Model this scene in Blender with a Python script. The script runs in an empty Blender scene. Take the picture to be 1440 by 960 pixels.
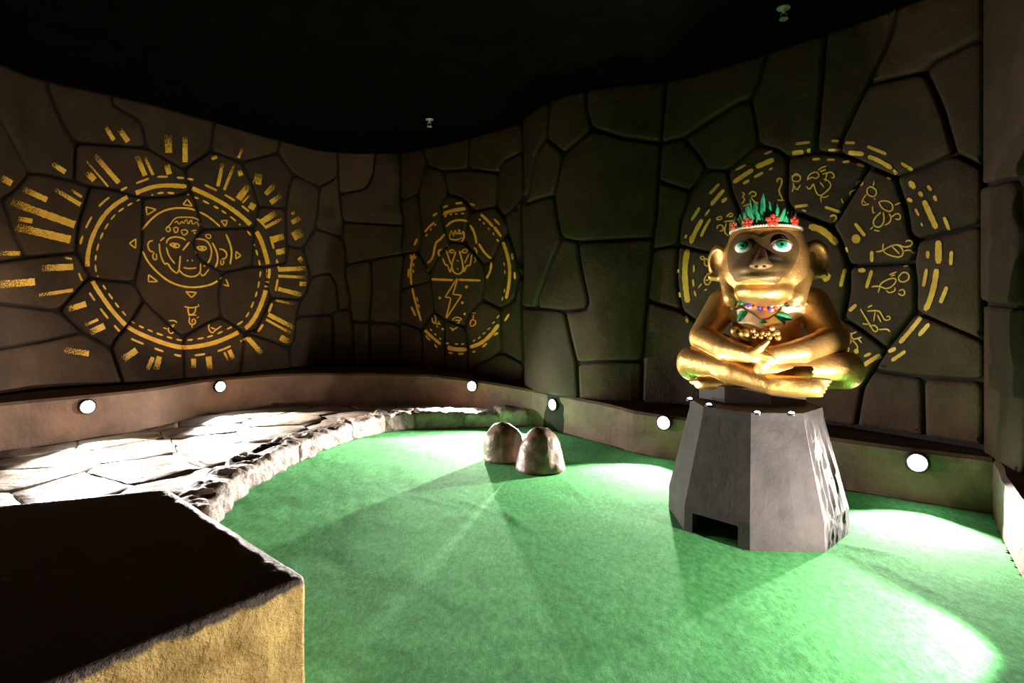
import bpy, bmesh, math, random
import numpy as np
from mathutils import Vector, Matrix, noise as mnoise
from mathutils.bvhtree import BVHTree
from mathutils.geometry import delaunay_2d_cdt
random.seed(7); rng = np.random.default_rng(7)
SC = bpy.context.scene
COL = SC.collection

# ------------------------------------------------------------------ camera, world, exposure
F, HX, HY, CAMZ = 800.0, 720.0, 438.0, 1.1      # focal in px, principal column, horizon row, eye height
cam_d = bpy.data.cameras.new('camera'); cam = bpy.data.objects.new('camera', cam_d); COL.objects.link(cam)
cam.location = (0, 0, CAMZ); cam.rotation_euler = (math.pi/2, 0, 0)
cam_d.sensor_width = 36.0; cam_d.lens = 36.0*F/1440.0; cam_d.shift_y = -(480.0-HY)/1440.0
cam_d.clip_start = 0.02
SC.camera = cam
world = bpy.data.worlds.new('world'); SC.world = world; world.use_nodes = True
world.node_tree.nodes['Background'].inputs[0].default_value = (0, 0, 0, 1)
world.node_tree.nodes['Background'].inputs[1].default_value = 0.0
SC.view_settings.view_transform = 'Standard'; SC.view_settings.look = 'None'
SC.view_settings.gamma = 1.0; SC.view_settings.use_curve_mapping = False
SC.view_settings.exposure = 0.6

LEDGE_POWER = 270.0        # watts of each floor-level wall lamp
LEDGE_CONE = 88.0         # beam angle, degrees
LEDGE_COL = (1.0, 0.93, 0.86)
LEDGE_TILT = -15.0         # lamps look down at the floor, degrees
PLINTH_POWER = 24.0
CEIL = 3.05
PATH_Z = 0.10

# ------------------------------------------------------------------ helpers
def mesh_obj(name, verts, faces, mat=None, parent=None, smooth=True, mats=None):
    me = bpy.data.meshes.new(name)
    me.from_pydata([tuple(map(float, v)) for v in verts], [], [tuple(map(int, f)) for f in faces])
    me.update()
    if smooth and len(me.polygons): me.polygons.foreach_set('use_smooth', [True]*len(me.polygons))
    o = bpy.data.objects.new(name, me); COL.objects.link(o)
    if mat: me.materials.append(mat)
    if parent: o.parent = parent
    return o
def bm_obj(name, bm, mat=None, parent=None, smooth=False):
    bmesh.ops.recalc_face_normals(bm, faces=bm.faces)
    me = bpy.data.meshes.new(name); bm.to_mesh(me); bm.free()
    if smooth: me.polygons.foreach_set('use_smooth', [True]*len(me.polygons))
    o = bpy.data.objects.new(name, me); COL.objects.link(o)
    if mat: me.materials.append(mat)
    if parent: o.parent = parent
    return o
def empty(name, loc=(0, 0, 0), rz=0.0, s=1.0):
    o = bpy.data.objects.new(name, None); COL.objects.link(o)
    o.location = loc; o.rotation_euler = (0, 0, rz); o.scale = (s, s, s); o.empty_display_size = .1
    return o
def tag(o, label=None, cat=None, group=None, kind=None):
    if label: o['label'] = label
    if cat: o['category'] = cat
    if group: o['group'] = group
    if kind: o['kind'] = kind
    return o

def ico(sub=2):
    bm = bmesh.new(); bmesh.ops.create_icosphere(bm, subdivisions=sub, radius=1.0)
    v = np.array([x.co[:] for x in bm.verts]); f = [[q.index for q in p.verts] for p in bm.faces]; bm.free()
    return v, f
ICO2 = ico(2)
def ellipsoid(name, c, r, mat, parent, rot=None, sub=2):
    v, f = ICO2 if sub == 2 else ico(sub)
    v = v*np.array(r)
    if rot is not None: v = v @ np.array(rot).T
    return mesh_obj(name, v+np.array(c), f, mat, parent)
def tube(pts, rad, n=8):
    """verts, faces of a tube along pts"""
    pts = [Vector(p) for p in pts]; V = []; Fc = []
    up = Vector((0, 0, 1))
    for i, p in enumerate(pts):
        t = (pts[min(i+1, len(pts)-1)]-pts[max(i-1, 0)]).normalized()
        a = t.cross(up)
        if a.length < 1e-3: a = t.cross(Vector((1, 0, 0)))
        a.normalize(); b = t.cross(a)
        r = rad[i] if hasattr(rad, '__len__') else rad
        for k in range(n):
            an = 2*math.pi*k/n; V.append(p+a*(r*math.cos(an))+b*(r*math.sin(an)))
    for i in range(len(pts)-1):
        for k in range(n):
            k2 = (k+1) % n; Fc.append((i*n+k, i*n+k2, (i+1)*n+k2, (i+1)*n+k))
    Fc.append(tuple(range(n))[::-1]); Fc.append(tuple(range((len(pts)-1)*n, len(pts)*n)))
    return V, Fc

# ------------------------------------------------------------------ distance fields -> meshes (surface nets)
class Field:
    def __init__(s, lo, hi, h):
        s.lo = np.array(lo, float); s.h = h
        s.n = np.ceil((np.array(hi)-s.lo)/h).astype(int)+1
        s.d = np.full(tuple(s.n), 0.2, np.float32)
    def region(s, lo, hi):
        a = np.maximum(np.floor((np.array(lo)-s.lo)/s.h).astype(int), 0)
        b = np.minimum(np.ceil((np.array(hi)-s.lo)/s.h).astype(int)+1, s.n)
        sl = tuple(slice(int(a[i]), int(b[i])) for i in range(3))
        ax = [s.lo[i]+s.h*np.arange(a[i], b[i]) for i in range(3)]
        return sl, np.meshgrid(*ax, indexing='ij', sparse=True)
    def put(s, fn, lo, hi, k=0.0, sub=False):
        sl, P = s.region(lo, hi)
        if s.d[sl].size == 0: return
        q = fn(*P).astype(np.float32); a = s.d[sl]
        if sub:
            q = -q
            if k > 0:
                s.d[sl] = np.maximum(a, q)+np.maximum(k-np.abs(a-q), 0)**2*.25/k
            else: s.d[sl] = np.maximum(a, q)
        elif k > 0:
            s.d[sl] = np.minimum(a, q)-np.maximum(k-np.abs(a-q), 0)**2*.25/k
        else: s.d[sl] = np.minimum(a, q)
    def cap(s, a, b, ra, rb, k=.02, sub=False, flat=None):
        a = np.array(a, float); b = np.array(b, float); m = max(ra, rb)+k+.03
        def fn(X, Y, Z):
            ba = b-a; L = ba@ba
            t = np.clip(((X-a[0])*ba[0]+(Y-a[1])*ba[1]+(Z-a[2])*ba[2])/L, 0, 1)
            dx = X-a[0]-t*ba[0]; dy = Y-a[1]-t*ba[1]; dz = Z-a[2]-t*ba[2]
            if flat: dx = dx/flat[0]; dy = dy/flat[1]; dz = dz/flat[2]
            return np.sqrt(dx*dx+dy*dy+dz*dz)-(ra+(rb-ra)*t)
        s.put(fn, np.minimum(a, b)-m, np.maximum(a, b)+m, k, sub)
    def ell(s, c, r, k=.02, sub=False, rot=None):
        c = np.array(c, float); r = np.array(r, float); m = r.max()+k+.03
        M = np.array(rot) if rot is not None else None
        def fn(X, Y, Z):
            x = X-c[0]; y = Y-c[1]; z = Z-c[2]
            if M is not None:
                x, y, z = (M[0,0]*x+M[1,0]*y+M[2,0]*z, M[0,1]*x+M[1,1]*y+M[2,1]*z, M[0,2]*x+M[1,2]*y+M[2,2]*z)
            k0 = np.sqrt((x/r[0])**2+(y/r[1])**2+(z/r[2])**2)
            k1 = np.sqrt((x/r[0]**2)**2+(y/r[1]**2)**2+(z/r[2]**2)**2)+1e-6
            return k0*(k0-1)/k1
        s.put(fn, c-m, c+m, k, sub)
    def mesh(s):
        d = s.d; n = d.shape
        ins = d < 0
        cs = [(i, j, k) for i in (0, 1) for j in (0, 1) for k in (0, 1)]
        def sh(a, c): return a[c[0]:n[0]-1+c[0], c[1]:n[1]-1+c[1], c[2]:n[2]-1+c[2]]
        cnt = np.zeros((n[0]-1, n[1]-1, n[2]-1), np.int8)
        for c in cs: cnt += sh(ins, c)
        act = (cnt > 0) & (cnt < 8)
        idx = np.argwhere(act); num = -np.ones(act.shape, np.int32); num[act] = np.arange(len(idx))
        acc = np.zeros((len(idx), 3)); w = np.zeros(len(idx))
        I = idx
        val = {c: d[I[:,0]+c[0], I[:,1]+c[1], I[:,2]+c[2]] for c in cs}
        for c in cs:
            for ax in range(3):
                if c[ax] == 0:
                    e = list(c); e[ax] = 1; e = tuple(e)
                    va, vb = val[c], val[e]; m = (va < 0) != (vb < 0)
                    t = np.where(m, va/np.where(m, va-vb, 1), 0)
                    p = np.tile(np.array(c, float), (len(idx), 1)); p[:, ax] += t
                    acc += p*m[:, None]; w += m
        V = s.lo+(I+acc/w[:, None])*s.h
        Fq = []
        for ax in range(3):
            u, v = [(1, 2), (2, 0), (0, 1)][ax]
            sl = [slice(None)]*3; sl2 = [slice(None)]*3
            sl[ax] = slice(0, n[ax]-1); sl2[ax] = slice(1, n[ax])
            ch = ins[tuple(sl)] != ins[tuple(sl2)]
            E = np.argwhere(ch)
            E = E[(E[:, u] > 0) & (E[:, v] > 0) & (E[:, u] < n[u]-1) & (E[:, v] < n[v]-1)]
            fl = ins[E[:,0], E[:,1], E[:,2]]
            def nb(du, dv):
                q = E.copy(); q[:, u] -= du; q[:, v] -= dv
                return num[q[:,0], q[:,1], q[:,2]]
            Q = np.stack([nb(1, 1), nb(0, 1), nb(0, 0), nb(1, 0)], 1)
            Q = np.where(fl[:, None], Q, Q[:, ::-1]); Fq.append(Q)
        Fq = np.concatenate(Fq); Fq = Fq[(Fq >= 0).all(1)]
        return V, Fq
def poly_sdf2(poly, X, Y):
    P = np.array(poly, float); n = len(P); d = np.full(np.broadcast(X, Y).shape, 1e9); s = np.ones_like(d)
    for i in range(n):
        a = P[i]; b = P[i-1]; e = b-a; wx = X-a[0]; wy = Y-a[1]
        t = np.clip((wx*e[0]+wy*e[1])/(e@e), 0, 1); bx = wx-e[0]*t; by = wy-e[1]*t
        d = np.minimum(d, bx*bx+by*by)
        c1 = Y >= a[1]; c2 = Y < b[1]; c3 = e[0]*wy > e[1]*wx
        s = np.where((c1 & c2 & c3) | (~c1 & ~c2 & ~c3), -s, s)
    return s*np.sqrt(d)
def rough(V, N, amp, sc, seed=0.0, oct=4):
    out = np.array(V, float)
    for i, v in enumerate(out):
        q = Vector((v[0]*sc+seed, v[1]*sc+seed*.7, v[2]*sc-seed))
        out[i] = v+np.array(N[i])*(amp*mnoise.fractal(q, 1.0, 2.0, oct))
    return out
def vnormals(V, Fq):
    V = np.asarray(V); Fq = np.asarray(Fq); N = np.zeros_like(V)
    fn = np.cross(V[Fq[:,2]]-V[Fq[:,0]], V[Fq[:,3]]-V[Fq[:,1]]) if Fq.shape[1] == 4 else np.cross(V[Fq[:,1]]-V[Fq[:,0]], V[Fq[:,2]]-V[Fq[:,0]])
    for k in range(Fq.shape[1]): np.add.at(N, Fq[:, k], fn)
    return N/(np.linalg.norm(N, axis=1)[:, None]+1e-12)

# ------------------------------------------------------------------ materials
def mat_new(name):
    m = bpy.data.materials.new(name); m.use_nodes = True
    nt = m.node_tree; return m, nt, nt.nodes['Principled BSDF']
def node(nt, typ, **kw):
    n = nt.nodes.new(typ)
    for k, v in kw.items():
        if hasattr(n, k): setattr(n, k, v)
        else: n.inputs[k].default_value = v
    return n
def c4(c): return (c[0], c[1], c[2], 1)
def surface(name, c1, c2, scale=6, rough=.8, bump=.3, bscale=40, metal=0.0, dist=.01, vary=0.0, spec=.5, stretch=(1, 1, 1), big=0.0, bigscale=4):
    m, nt, b = mat_new(name)
    tc = node(nt, 'ShaderNodeTexCoord'); mp = node(nt, 'ShaderNodeMapping'); mp.inputs['Scale'].default_value = stretch
    nt.links.new(tc.outputs['Object'], mp.inputs['Vector'])
    n1 = node(nt, 'ShaderNodeTexNoise'); n1.inputs['Scale'].default_value = scale; n1.inputs['Detail'].default_value = 6; n1.inputs['Roughness'].default_value = .6
    nt.links.new(mp.outputs[0], n1.inputs['Vector'])
    rp = node(nt, 'ShaderNodeValToRGB'); rp.color_ramp.elements[0].color = c4(c1); rp.color_ramp.elements[1].color = c4(c2)
    rp.color_ramp.elements[0].position = .35; rp.color_ramp.elements[1].position = .68
    nt.links.new(n1.outputs['Fac'], rp.inputs['Fac'])
    out = rp.outputs[0]
    if vary > 0:
        oi = node(nt, 'ShaderNodeObjectInfo'); hs = node(nt, 'ShaderNodeHueSaturation'); mr = node(nt, 'ShaderNodeMapRange')
        mr.inputs['To Min'].default_value = 1-vary; mr.inputs['To Max'].default_value = 1+vary
        nt.links.new(oi.outputs['Random'], mr.inputs['Value']); nt.links.new(mr.outputs[0], hs.inputs['Value']); nt.links.new(out, hs.inputs['Color']); out = hs.outputs[0]
    nt.links.new(out, b.inputs['Base Color'])
    n2 = node(nt, 'ShaderNodeTexNoise'); n2.inputs['Scale'].default_value = bscale; n2.inputs['Detail'].default_value = 5; n2.inputs['Roughness'].default_value = .65
    nt.links.new(mp.outputs[0], n2.inputs['Vector'])
    h = n2.outputs['Fac']
    if big > 0:
        n3 = node(nt, 'ShaderNodeTexNoise'); n3.inputs['Scale'].default_value = bigscale; n3.inputs['Detail'].default_value = 3
        nt.links.new(mp.outputs[0], n3.inputs['Vector'])
        ma = node(nt, 'ShaderNodeMath', operation='MULTIPLY_ADD'); ma.inputs[1].default_value = big
        nt.links.new(n3.outputs['Fac'], ma.inputs[0]); nt.links.new(h, ma.inputs[2]); h = ma.outputs[0]
    bp = node(nt, 'ShaderNodeBump'); bp.inputs['Strength'].default_value = bump; bp.inputs['Distance'].default_value = dist
    nt.links.new(h, bp.inputs['Height']); nt.links.new(bp.outputs[0], b.inputs['Normal'])
    b.inputs['Roughness'].default_value = rough; b.inputs['Metallic'].default_value = metal
    b.inputs['Specular IOR Level'].default_value = spec
    return m
def emitter(name, col, s):
    m, nt, b = mat_new(name)
    b.inputs['Base Color'].default_value = (0.8, 0.8, 0.8, 1)
    b.inputs['Emission Color'].default_value = c4(col); b.inputs['Emission Strength'].default_value = s
    return m
M = {}
M['stone'] = surface('painted_cave_stone', (.031, .0148, .0054), (.058, .0285, .0112), scale=3.5, rough=.8, bump=.5, bscale=55, dist=.012, vary=.22, big=2.0, bigscale=7, spec=.35)
M['mortar'] = surface('dark_joint', (.004, .003, .002), (.007, .005, .003), rough=.95, bump=.2)
M['ledge'] = surface('brown_render', (.070, .036, .019), (.132, .072, .041), scale=4, rough=.7, bump=.45, bscale=30, dist=.012, big=1.5, bigscale=6, spec=.4)
M['ceiling'] = surface('black_ceiling', (.0022, .0020, .0014), (.0035, .0032, .0022), rough=1.0, bump=.1, spec=0.0)
M['roomwall'] = surface('dark_wall', (.03, .018, .009), (.045, .028, .014), rough=.9, bump=.3)
M['path'] = surface('stamped_paving', (.17, .125, .085), (.32, .25, .185), scale=5, rough=.55, bump=.5, bscale=22, dist=.012, vary=.10, big=2.2, bigscale=6)
M['pathbase'] = surface('paving_joint', (.10, .07, .05), (.16, .12, .09), rough=.9)
M['curb'] = surface('rock_edging', (.065, .044, .031), (.18, .132, .098), scale=7, rough=.65, bump=.7, bscale=28, dist=.02, vary=.12, big=1.5, bigscale=9)
M['rock'] = surface('brown_rock', (.125, .075, .05), (.22, .14, .098), scale=6, rough=.38, bump=.45, bscale=26, dist=.012, vary=.05, big=1.0, bigscale=10)
M['plinth'] = surface('charcoal_render', (.028, .022, .020), (.050, .040, .037), scale=7, rough=.75, bump=.4, bscale=36, dist=.008, big=1.0, bigscale=12, spec=.3)
M['seat'] = surface('dark_seat', (.018, .012, .009), (.03, .02, .015), rough=.8, bump=.3)
M['bark'] = surface('bark_render', (.030, .025, .023), (.07, .058, .054), scale=14, rough=.8, bump=.6, bscale=30, dist=.012, stretch=(1, 1, .18), spec=.3)
M['gold'] = surface('gold_paint', (.54, .285, .075), (.68, .39, .125), scale=9, rough=.38, bump=.5, bscale=70, metal=.75, dist=.006, big=1.0, bigscale=26)
M['bronze'] = surface('bronze_paint', (.115, .066, .019), (.175, .10, .031), scale=9, rough=.5, bump=.35, bscale=60, metal=.5, dist=.005)
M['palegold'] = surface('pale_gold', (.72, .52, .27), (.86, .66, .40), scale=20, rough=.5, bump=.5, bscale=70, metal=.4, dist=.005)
M['leaf'] = surface('green_leaf', (.02, .30, .12), (.05, .46, .21), scale=14, rough=.5, bump=.2)
M['flower'] = surface('red_petals', (.50, .035, .015), (.68, .07, .03), scale=20, rough=.5, bump=.2)
M['cream'] = surface('cream_beads', (.62, .52, .38), (.75, .66, .5), rough=.4, bump=.1)
M['white'] = surface('eye_white', (.75, .73, .68), (.85, .83, .78), rough=.25, bump=.02)
M['iris'] = surface('green_iris', (.01, .26, .11), (.03, .42, .2), scale=60, rough=.2, bump=.05)
M['black'] = surface('black_gloss', (.004, .004, .004), (.007, .007, .007), rough=.25, bump=.02)
M['blue'] = surface('blue_bead', (.04, .03, .38), (.06, .05, .5), rough=.3, bump=.02)
M['orange'] = surface('orange_bead', (.7, .09, .02), (.8, .14, .03), rough=.3, bump=.02)
M['twig'] = surface('brown_twig', (.10, .045, .02), (.16, .07, .035), rough=.8, bump=.3)
M['metal'] = surface('lamp_housing', (.03, .03, .03), (.05, .05, .05), rough=.4, bump=.05, metal=.8)
M['chrome'] = surface('sprinkler_metal', (.55, .53, .5), (.7, .68, .65), rough=.3, bump=.02, metal=.6)
M['lens'] = emitter('lamp_lens', (1, .96, .9), 60.0)
M['lens2'] = emitter('small_lamp_lens', (1, .95, .88), 40.0)

def carpet_mat():
    m, nt, b = mat_new('green_carpet')
    tc = node(nt, 'ShaderNodeTexCoord')
    n1 = node(nt, 'ShaderNodeTexNoise'); n1.inputs['Scale'].default_value = 42; n1.inputs['Detail'].default_value = 9; n1.inputs['Roughness'].default_value = .75
    mp = node(nt, 'ShaderNodeMapping'); mp.inputs['Scale'].default_value = (1, .55, 1); mp.inputs['Rotation'].default_value = (0, 0, .5)
    nt.links.new(tc.outputs['Object'], mp.inputs['Vector']); nt.links.new(mp.outputs[0], n1.inputs['Vector'])
    rp = node(nt, 'ShaderNodeValToRGB'); e = rp.color_ramp.elements
    e[0].color = (.022, .165, .034, 1); e[0].position = .3; e[1].color = (.11, .43, .135, 1); e[1].position = .72
    nt.links.new(n1.outputs['Fac'], rp.inputs['Fac']); nt.links.new(rp.outputs[0], b.inputs['Base Color'])
    n2 = node(nt, 'ShaderNodeTexNoise'); n2.inputs['Scale'].default_value = 130; n2.inputs['Detail'].default_value = 6; n2.inputs['Roughness'].default_value = .8
    nt.links.new(mp.outputs[0], n2.inputs['Vector'])
    bp = node(nt, 'ShaderNodeBump'); bp.inputs['Strength'].default_value = .8; bp.inputs['Distance'].default_value = .009
    nt.links.new(n2.outputs['Fac'], bp.inputs['Height']); nt.links.new(bp.outputs[0], b.inputs['Normal'])
    b.inputs['Roughness'].default_value = .95; b.inputs['Specular IOR Level'].default_value = .1
    b.inputs['Sheen Weight'].default_value = .05; b.inputs['Sheen Tint'].default_value = (.6, 1, .65, 1)
    return m
M['carpet'] = carpet_mat()

def paint_mat(name, c1, c2):
    """sponged gold wall paint: a noise decides where paint stuck, the 'fade' attribute how much of it"""
    m, nt, b = mat_new(name)
    tc = node(nt, 'ShaderNodeTexCoord')
    n1 = node(nt, 'ShaderNodeTexNoise'); n1.inputs['Scale'].default_value = 110; n1.inputs['Detail'].default_value = 4; n1.inputs['Roughness'].default_value = .7
    n2 = node(nt, 'ShaderNodeTexNoise'); n2.inputs['Scale'].default_value = 14; n2.inputs['Detail'].default_value = 3
    for n in (n1, n2): nt.links.new(tc.outputs['Object'], n.inputs['Vector'])
    rp = node(nt, 'ShaderNodeValToRGB'); rp.color_ramp.elements[0].color = c4(c1); rp.color_ramp.elements[1].color = c4(c2)
    rp.color_ramp.elements[0].position = .35; rp.color_ramp.elements[1].position = .65
    nt.links.new(n2.outputs['Fac'], rp.inputs['Fac']); nt.links.new(rp.outputs[0], b.inputs['Base Color'])
    at = node(nt, 'ShaderNodeAttribute', attribute_name='fade')
    ad = node(nt, 'ShaderNodeMath', operation='ADD'); nt.links.new(at.outputs['Fac'], ad.inputs[0]); nt.links.new(n1.outputs['Fac'], ad.inputs[1])
    mr = node(nt, 'ShaderNodeMapRange'); mr.inputs['From Min'].default_value = .92; mr.inputs['From Max'].default_value = 1.12
    nt.links.new(ad.outputs[0], mr.inputs['Value']); nt.links.new(mr.outputs[0], b.inputs['Alpha'])
    b.inputs['Roughness'].default_value = .5; b.inputs['Metallic'].default_value = 0.0
    return m
M['mural_yellow'] = paint_mat('gold_wall_paint', (.85, .41, .02), (1.0, .56, .05))
M['mural_orange'] = paint_mat('amber_wall_paint', (.88, .36, .025), (1.0, .46, .05))
M['mural_dull'] = paint_mat('ochre_wall_paint', (.70, .36, .03), (.88, .50, .06))

# ------------------------------------------------------------------ room plan (metres, seen from above)
def catmull(P, n=6):
    P = [np.array(p, float) for p in P]; out = []
    for i in range(len(P)-1):
        p0 = P[i-1] if i else 2*P[0]-P[1]; p1, p2 = P[i], P[i+1]; p3 = P[i+2] if i+2 < len(P) else 2*P[-1]-P[-2]
        for k in range(n):
            t = k/n
            out.append(.5*((2*p1)+(-p0+p2)*t+(2*p0-5*p1+4*p2-p3)*t*t+(-p0+3*p1-3*p2+p3)*t**3))
    out.append(P[-1]); return np.array(out)
def at_depth(px, d): return ((px-HX)/F*d, d)
W_LEFT = catmull([(-4.75, .6), (-4.45, 2.4), (-4.22, 3.6), at_depth(0, 4.48), at_depth(60, 4.785), at_depth(200, 5.29), at_depth(297, 5.82), at_depth(393, 6.47), at_depth(467, 6.93), at_depth(567, 6.98)])
W_MID = catmull([at_depth(567, 6.98), at_depth(650, 6.47), at_depth(690, 6.17), at_depth(739, 5.84)])
W_RIGHT = catmull([at_depth(739, 5.70), at_depth(777, 5.25), at_depth(825, 5.02), at_depth(855, 4.92), at_depth(927, 4.82), at_depth(995, 4.62), at_depth(1200, 3.86), at_depth(1388, 3.28)])
W_END = catmull([at_depth(1388, 3.28), (2.42, 2.45), (2.35, 1.4), (2.45, .2)])
WALLS = {'left': W_LEFT, 'mid': W_MID, 'right': W_RIGHT, 'end': W_END}
def hit_plan(poly, px):
    """point and room-facing normal where the sight line at column px meets a plan polyline"""
    k = (px-HX)/F; g = poly[:, 0]-k*poly[:, 1]
    best = None
    for i in range(len(poly)-1):
        if (g[i] <= 0) != (g[i+1] <= 0) and poly[i:i+2, 1].min() > .2:
            t = g[i]/(g[i]-g[i+1]); best = (i, t); break
    if best is None:
        i = 0 if abs(g[0]) < abs(g[-1]) else len(poly)-2
        a, b = poly[i], poly[i+1]; den = (g[i]-g[i+1]); t = g[i]/den if abs(den) > 1e-6 else 0
        t = max(-3, min(4, t)); best = (i, t)
    i, t = best; a, b = poly[i], poly[i+1]; p = a+(b-a)*t; e = (b-a)/np.linalg.norm(b-a)
    n = np.array([e[1], -e[0]])
    if n@(-p) < 0: n = -n
    return p, n
def wall_point(w, px, py, off=0.0):
    p, n = hit_plan(WALLS[w], px); z = CAMZ-(py-HY)/F*p[1]
    return np.array([p[0]+n[0]*off, p[1]+n[1]*off, z])

def strip_wall(name, poly, z0, z1, mat, thick=.25):
    P = np.array(poly); T = np.gradient(P, axis=0); T /= np.linalg.norm(T, axis=1)[:, None]
    N = np.stack([T[:, 1], -T[:, 0]], 1)
    mid = len(P)//2
    if N[mid]@(np.array([0, 2.5])-P[mid]) < 0: N = -N
    B = P-N*thick; n = len(P)
    V = [(p[0], p[1], z) for z in (z0, z1) for p in P]+[(p[0], p[1], z) for z in (z0, z1) for p in B]
    Fc = []
    for i in range(n-1):
        Fc += [(i, i+1, n+i+1, n+i), (2*n+i+1, 2*n+i, 3*n+i, 3*n+i+1), (n+i, n+i+1, 3*n+i+1, 3*n+i), (i+1, i, 2*n+i, 2*n+i+1)]
    Fc += [(0, n, 3*n, 2*n), (n-1, 2*n-1+0, 4*n-1, 3*n-1)]
    bm = bmesh.new(); vs = [bm.verts.new(v) for v in V]
    for f in Fc:
        try: bm.faces.new([vs[k] for k in f])
        except ValueError: pass
    return bm_obj(name, bm, mat)
wall_objs = {}
wall_objs['left'] = strip_wall('wall_left', W_LEFT, 0, CEIL, M['mortar'])
wall_objs['mid'] = strip_wall('wall_middle', W_MID, 0, CEIL, M['mortar'])
wall_objs['right'] = strip_wall('wall_right', W_RIGHT, 0, CEIL, M['mortar'])
wall_objs['end'] = strip_wall('wall_end', W_END, 0, CEIL, M['mortar'])
# rest of the room behind the camera
def box_bm(bm, lo, hi):
    r = bmesh.ops.create_cube(bm, size=1.0)
    for v in r['verts']:
        v.co = Vector([lo[i]+(hi[i]-lo[i])*(v.co[i]+.5) for i in range(3)])
    return r['verts']
def box_obj(name, lo, hi, mat, parent=None):
    bm = bmesh.new(); box_bm(bm, lo, hi); return bm_obj(name, bm, mat, parent)
wall_objs['back'] = box_obj('wall_back', (-5.2, -3.2, 0), (3.6, -3.0, CEIL), M['roomwall'])
wall_objs['side_l'] = box_obj('wall_side_left', (-5.2, -3.0, 0), (-5.0, .9, CEIL), M['roomwall'])
wall_objs['side_r'] = box_obj('wall_side_right', (2.75, -3.0, 0), (2.95, .5, CEIL), M['roomwall'])
ceiling = box_obj('ceiling', (-5.4, -3.4, CEIL), (4.4, 8.2, CEIL+.1), M['ceiling'])
floor = box_obj('floor', (-5.4, -3.4, -.15), (4.4, 8.2, -.03), M['pathbase'])
for o in list(wall_objs.values())+[ceiling, floor]: tag(o, kind='structure')
tag(wall_objs['left'], 'curved dark stone wall with the big sun face painting'); tag(wall_objs['mid'], 'narrow stone wall with the oval lightning painting')
tag(wall_objs['right'], 'dark stone wall behind the golden statue'); tag(wall_objs['end'], 'stone wall turning towards the viewer at far right')

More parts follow.
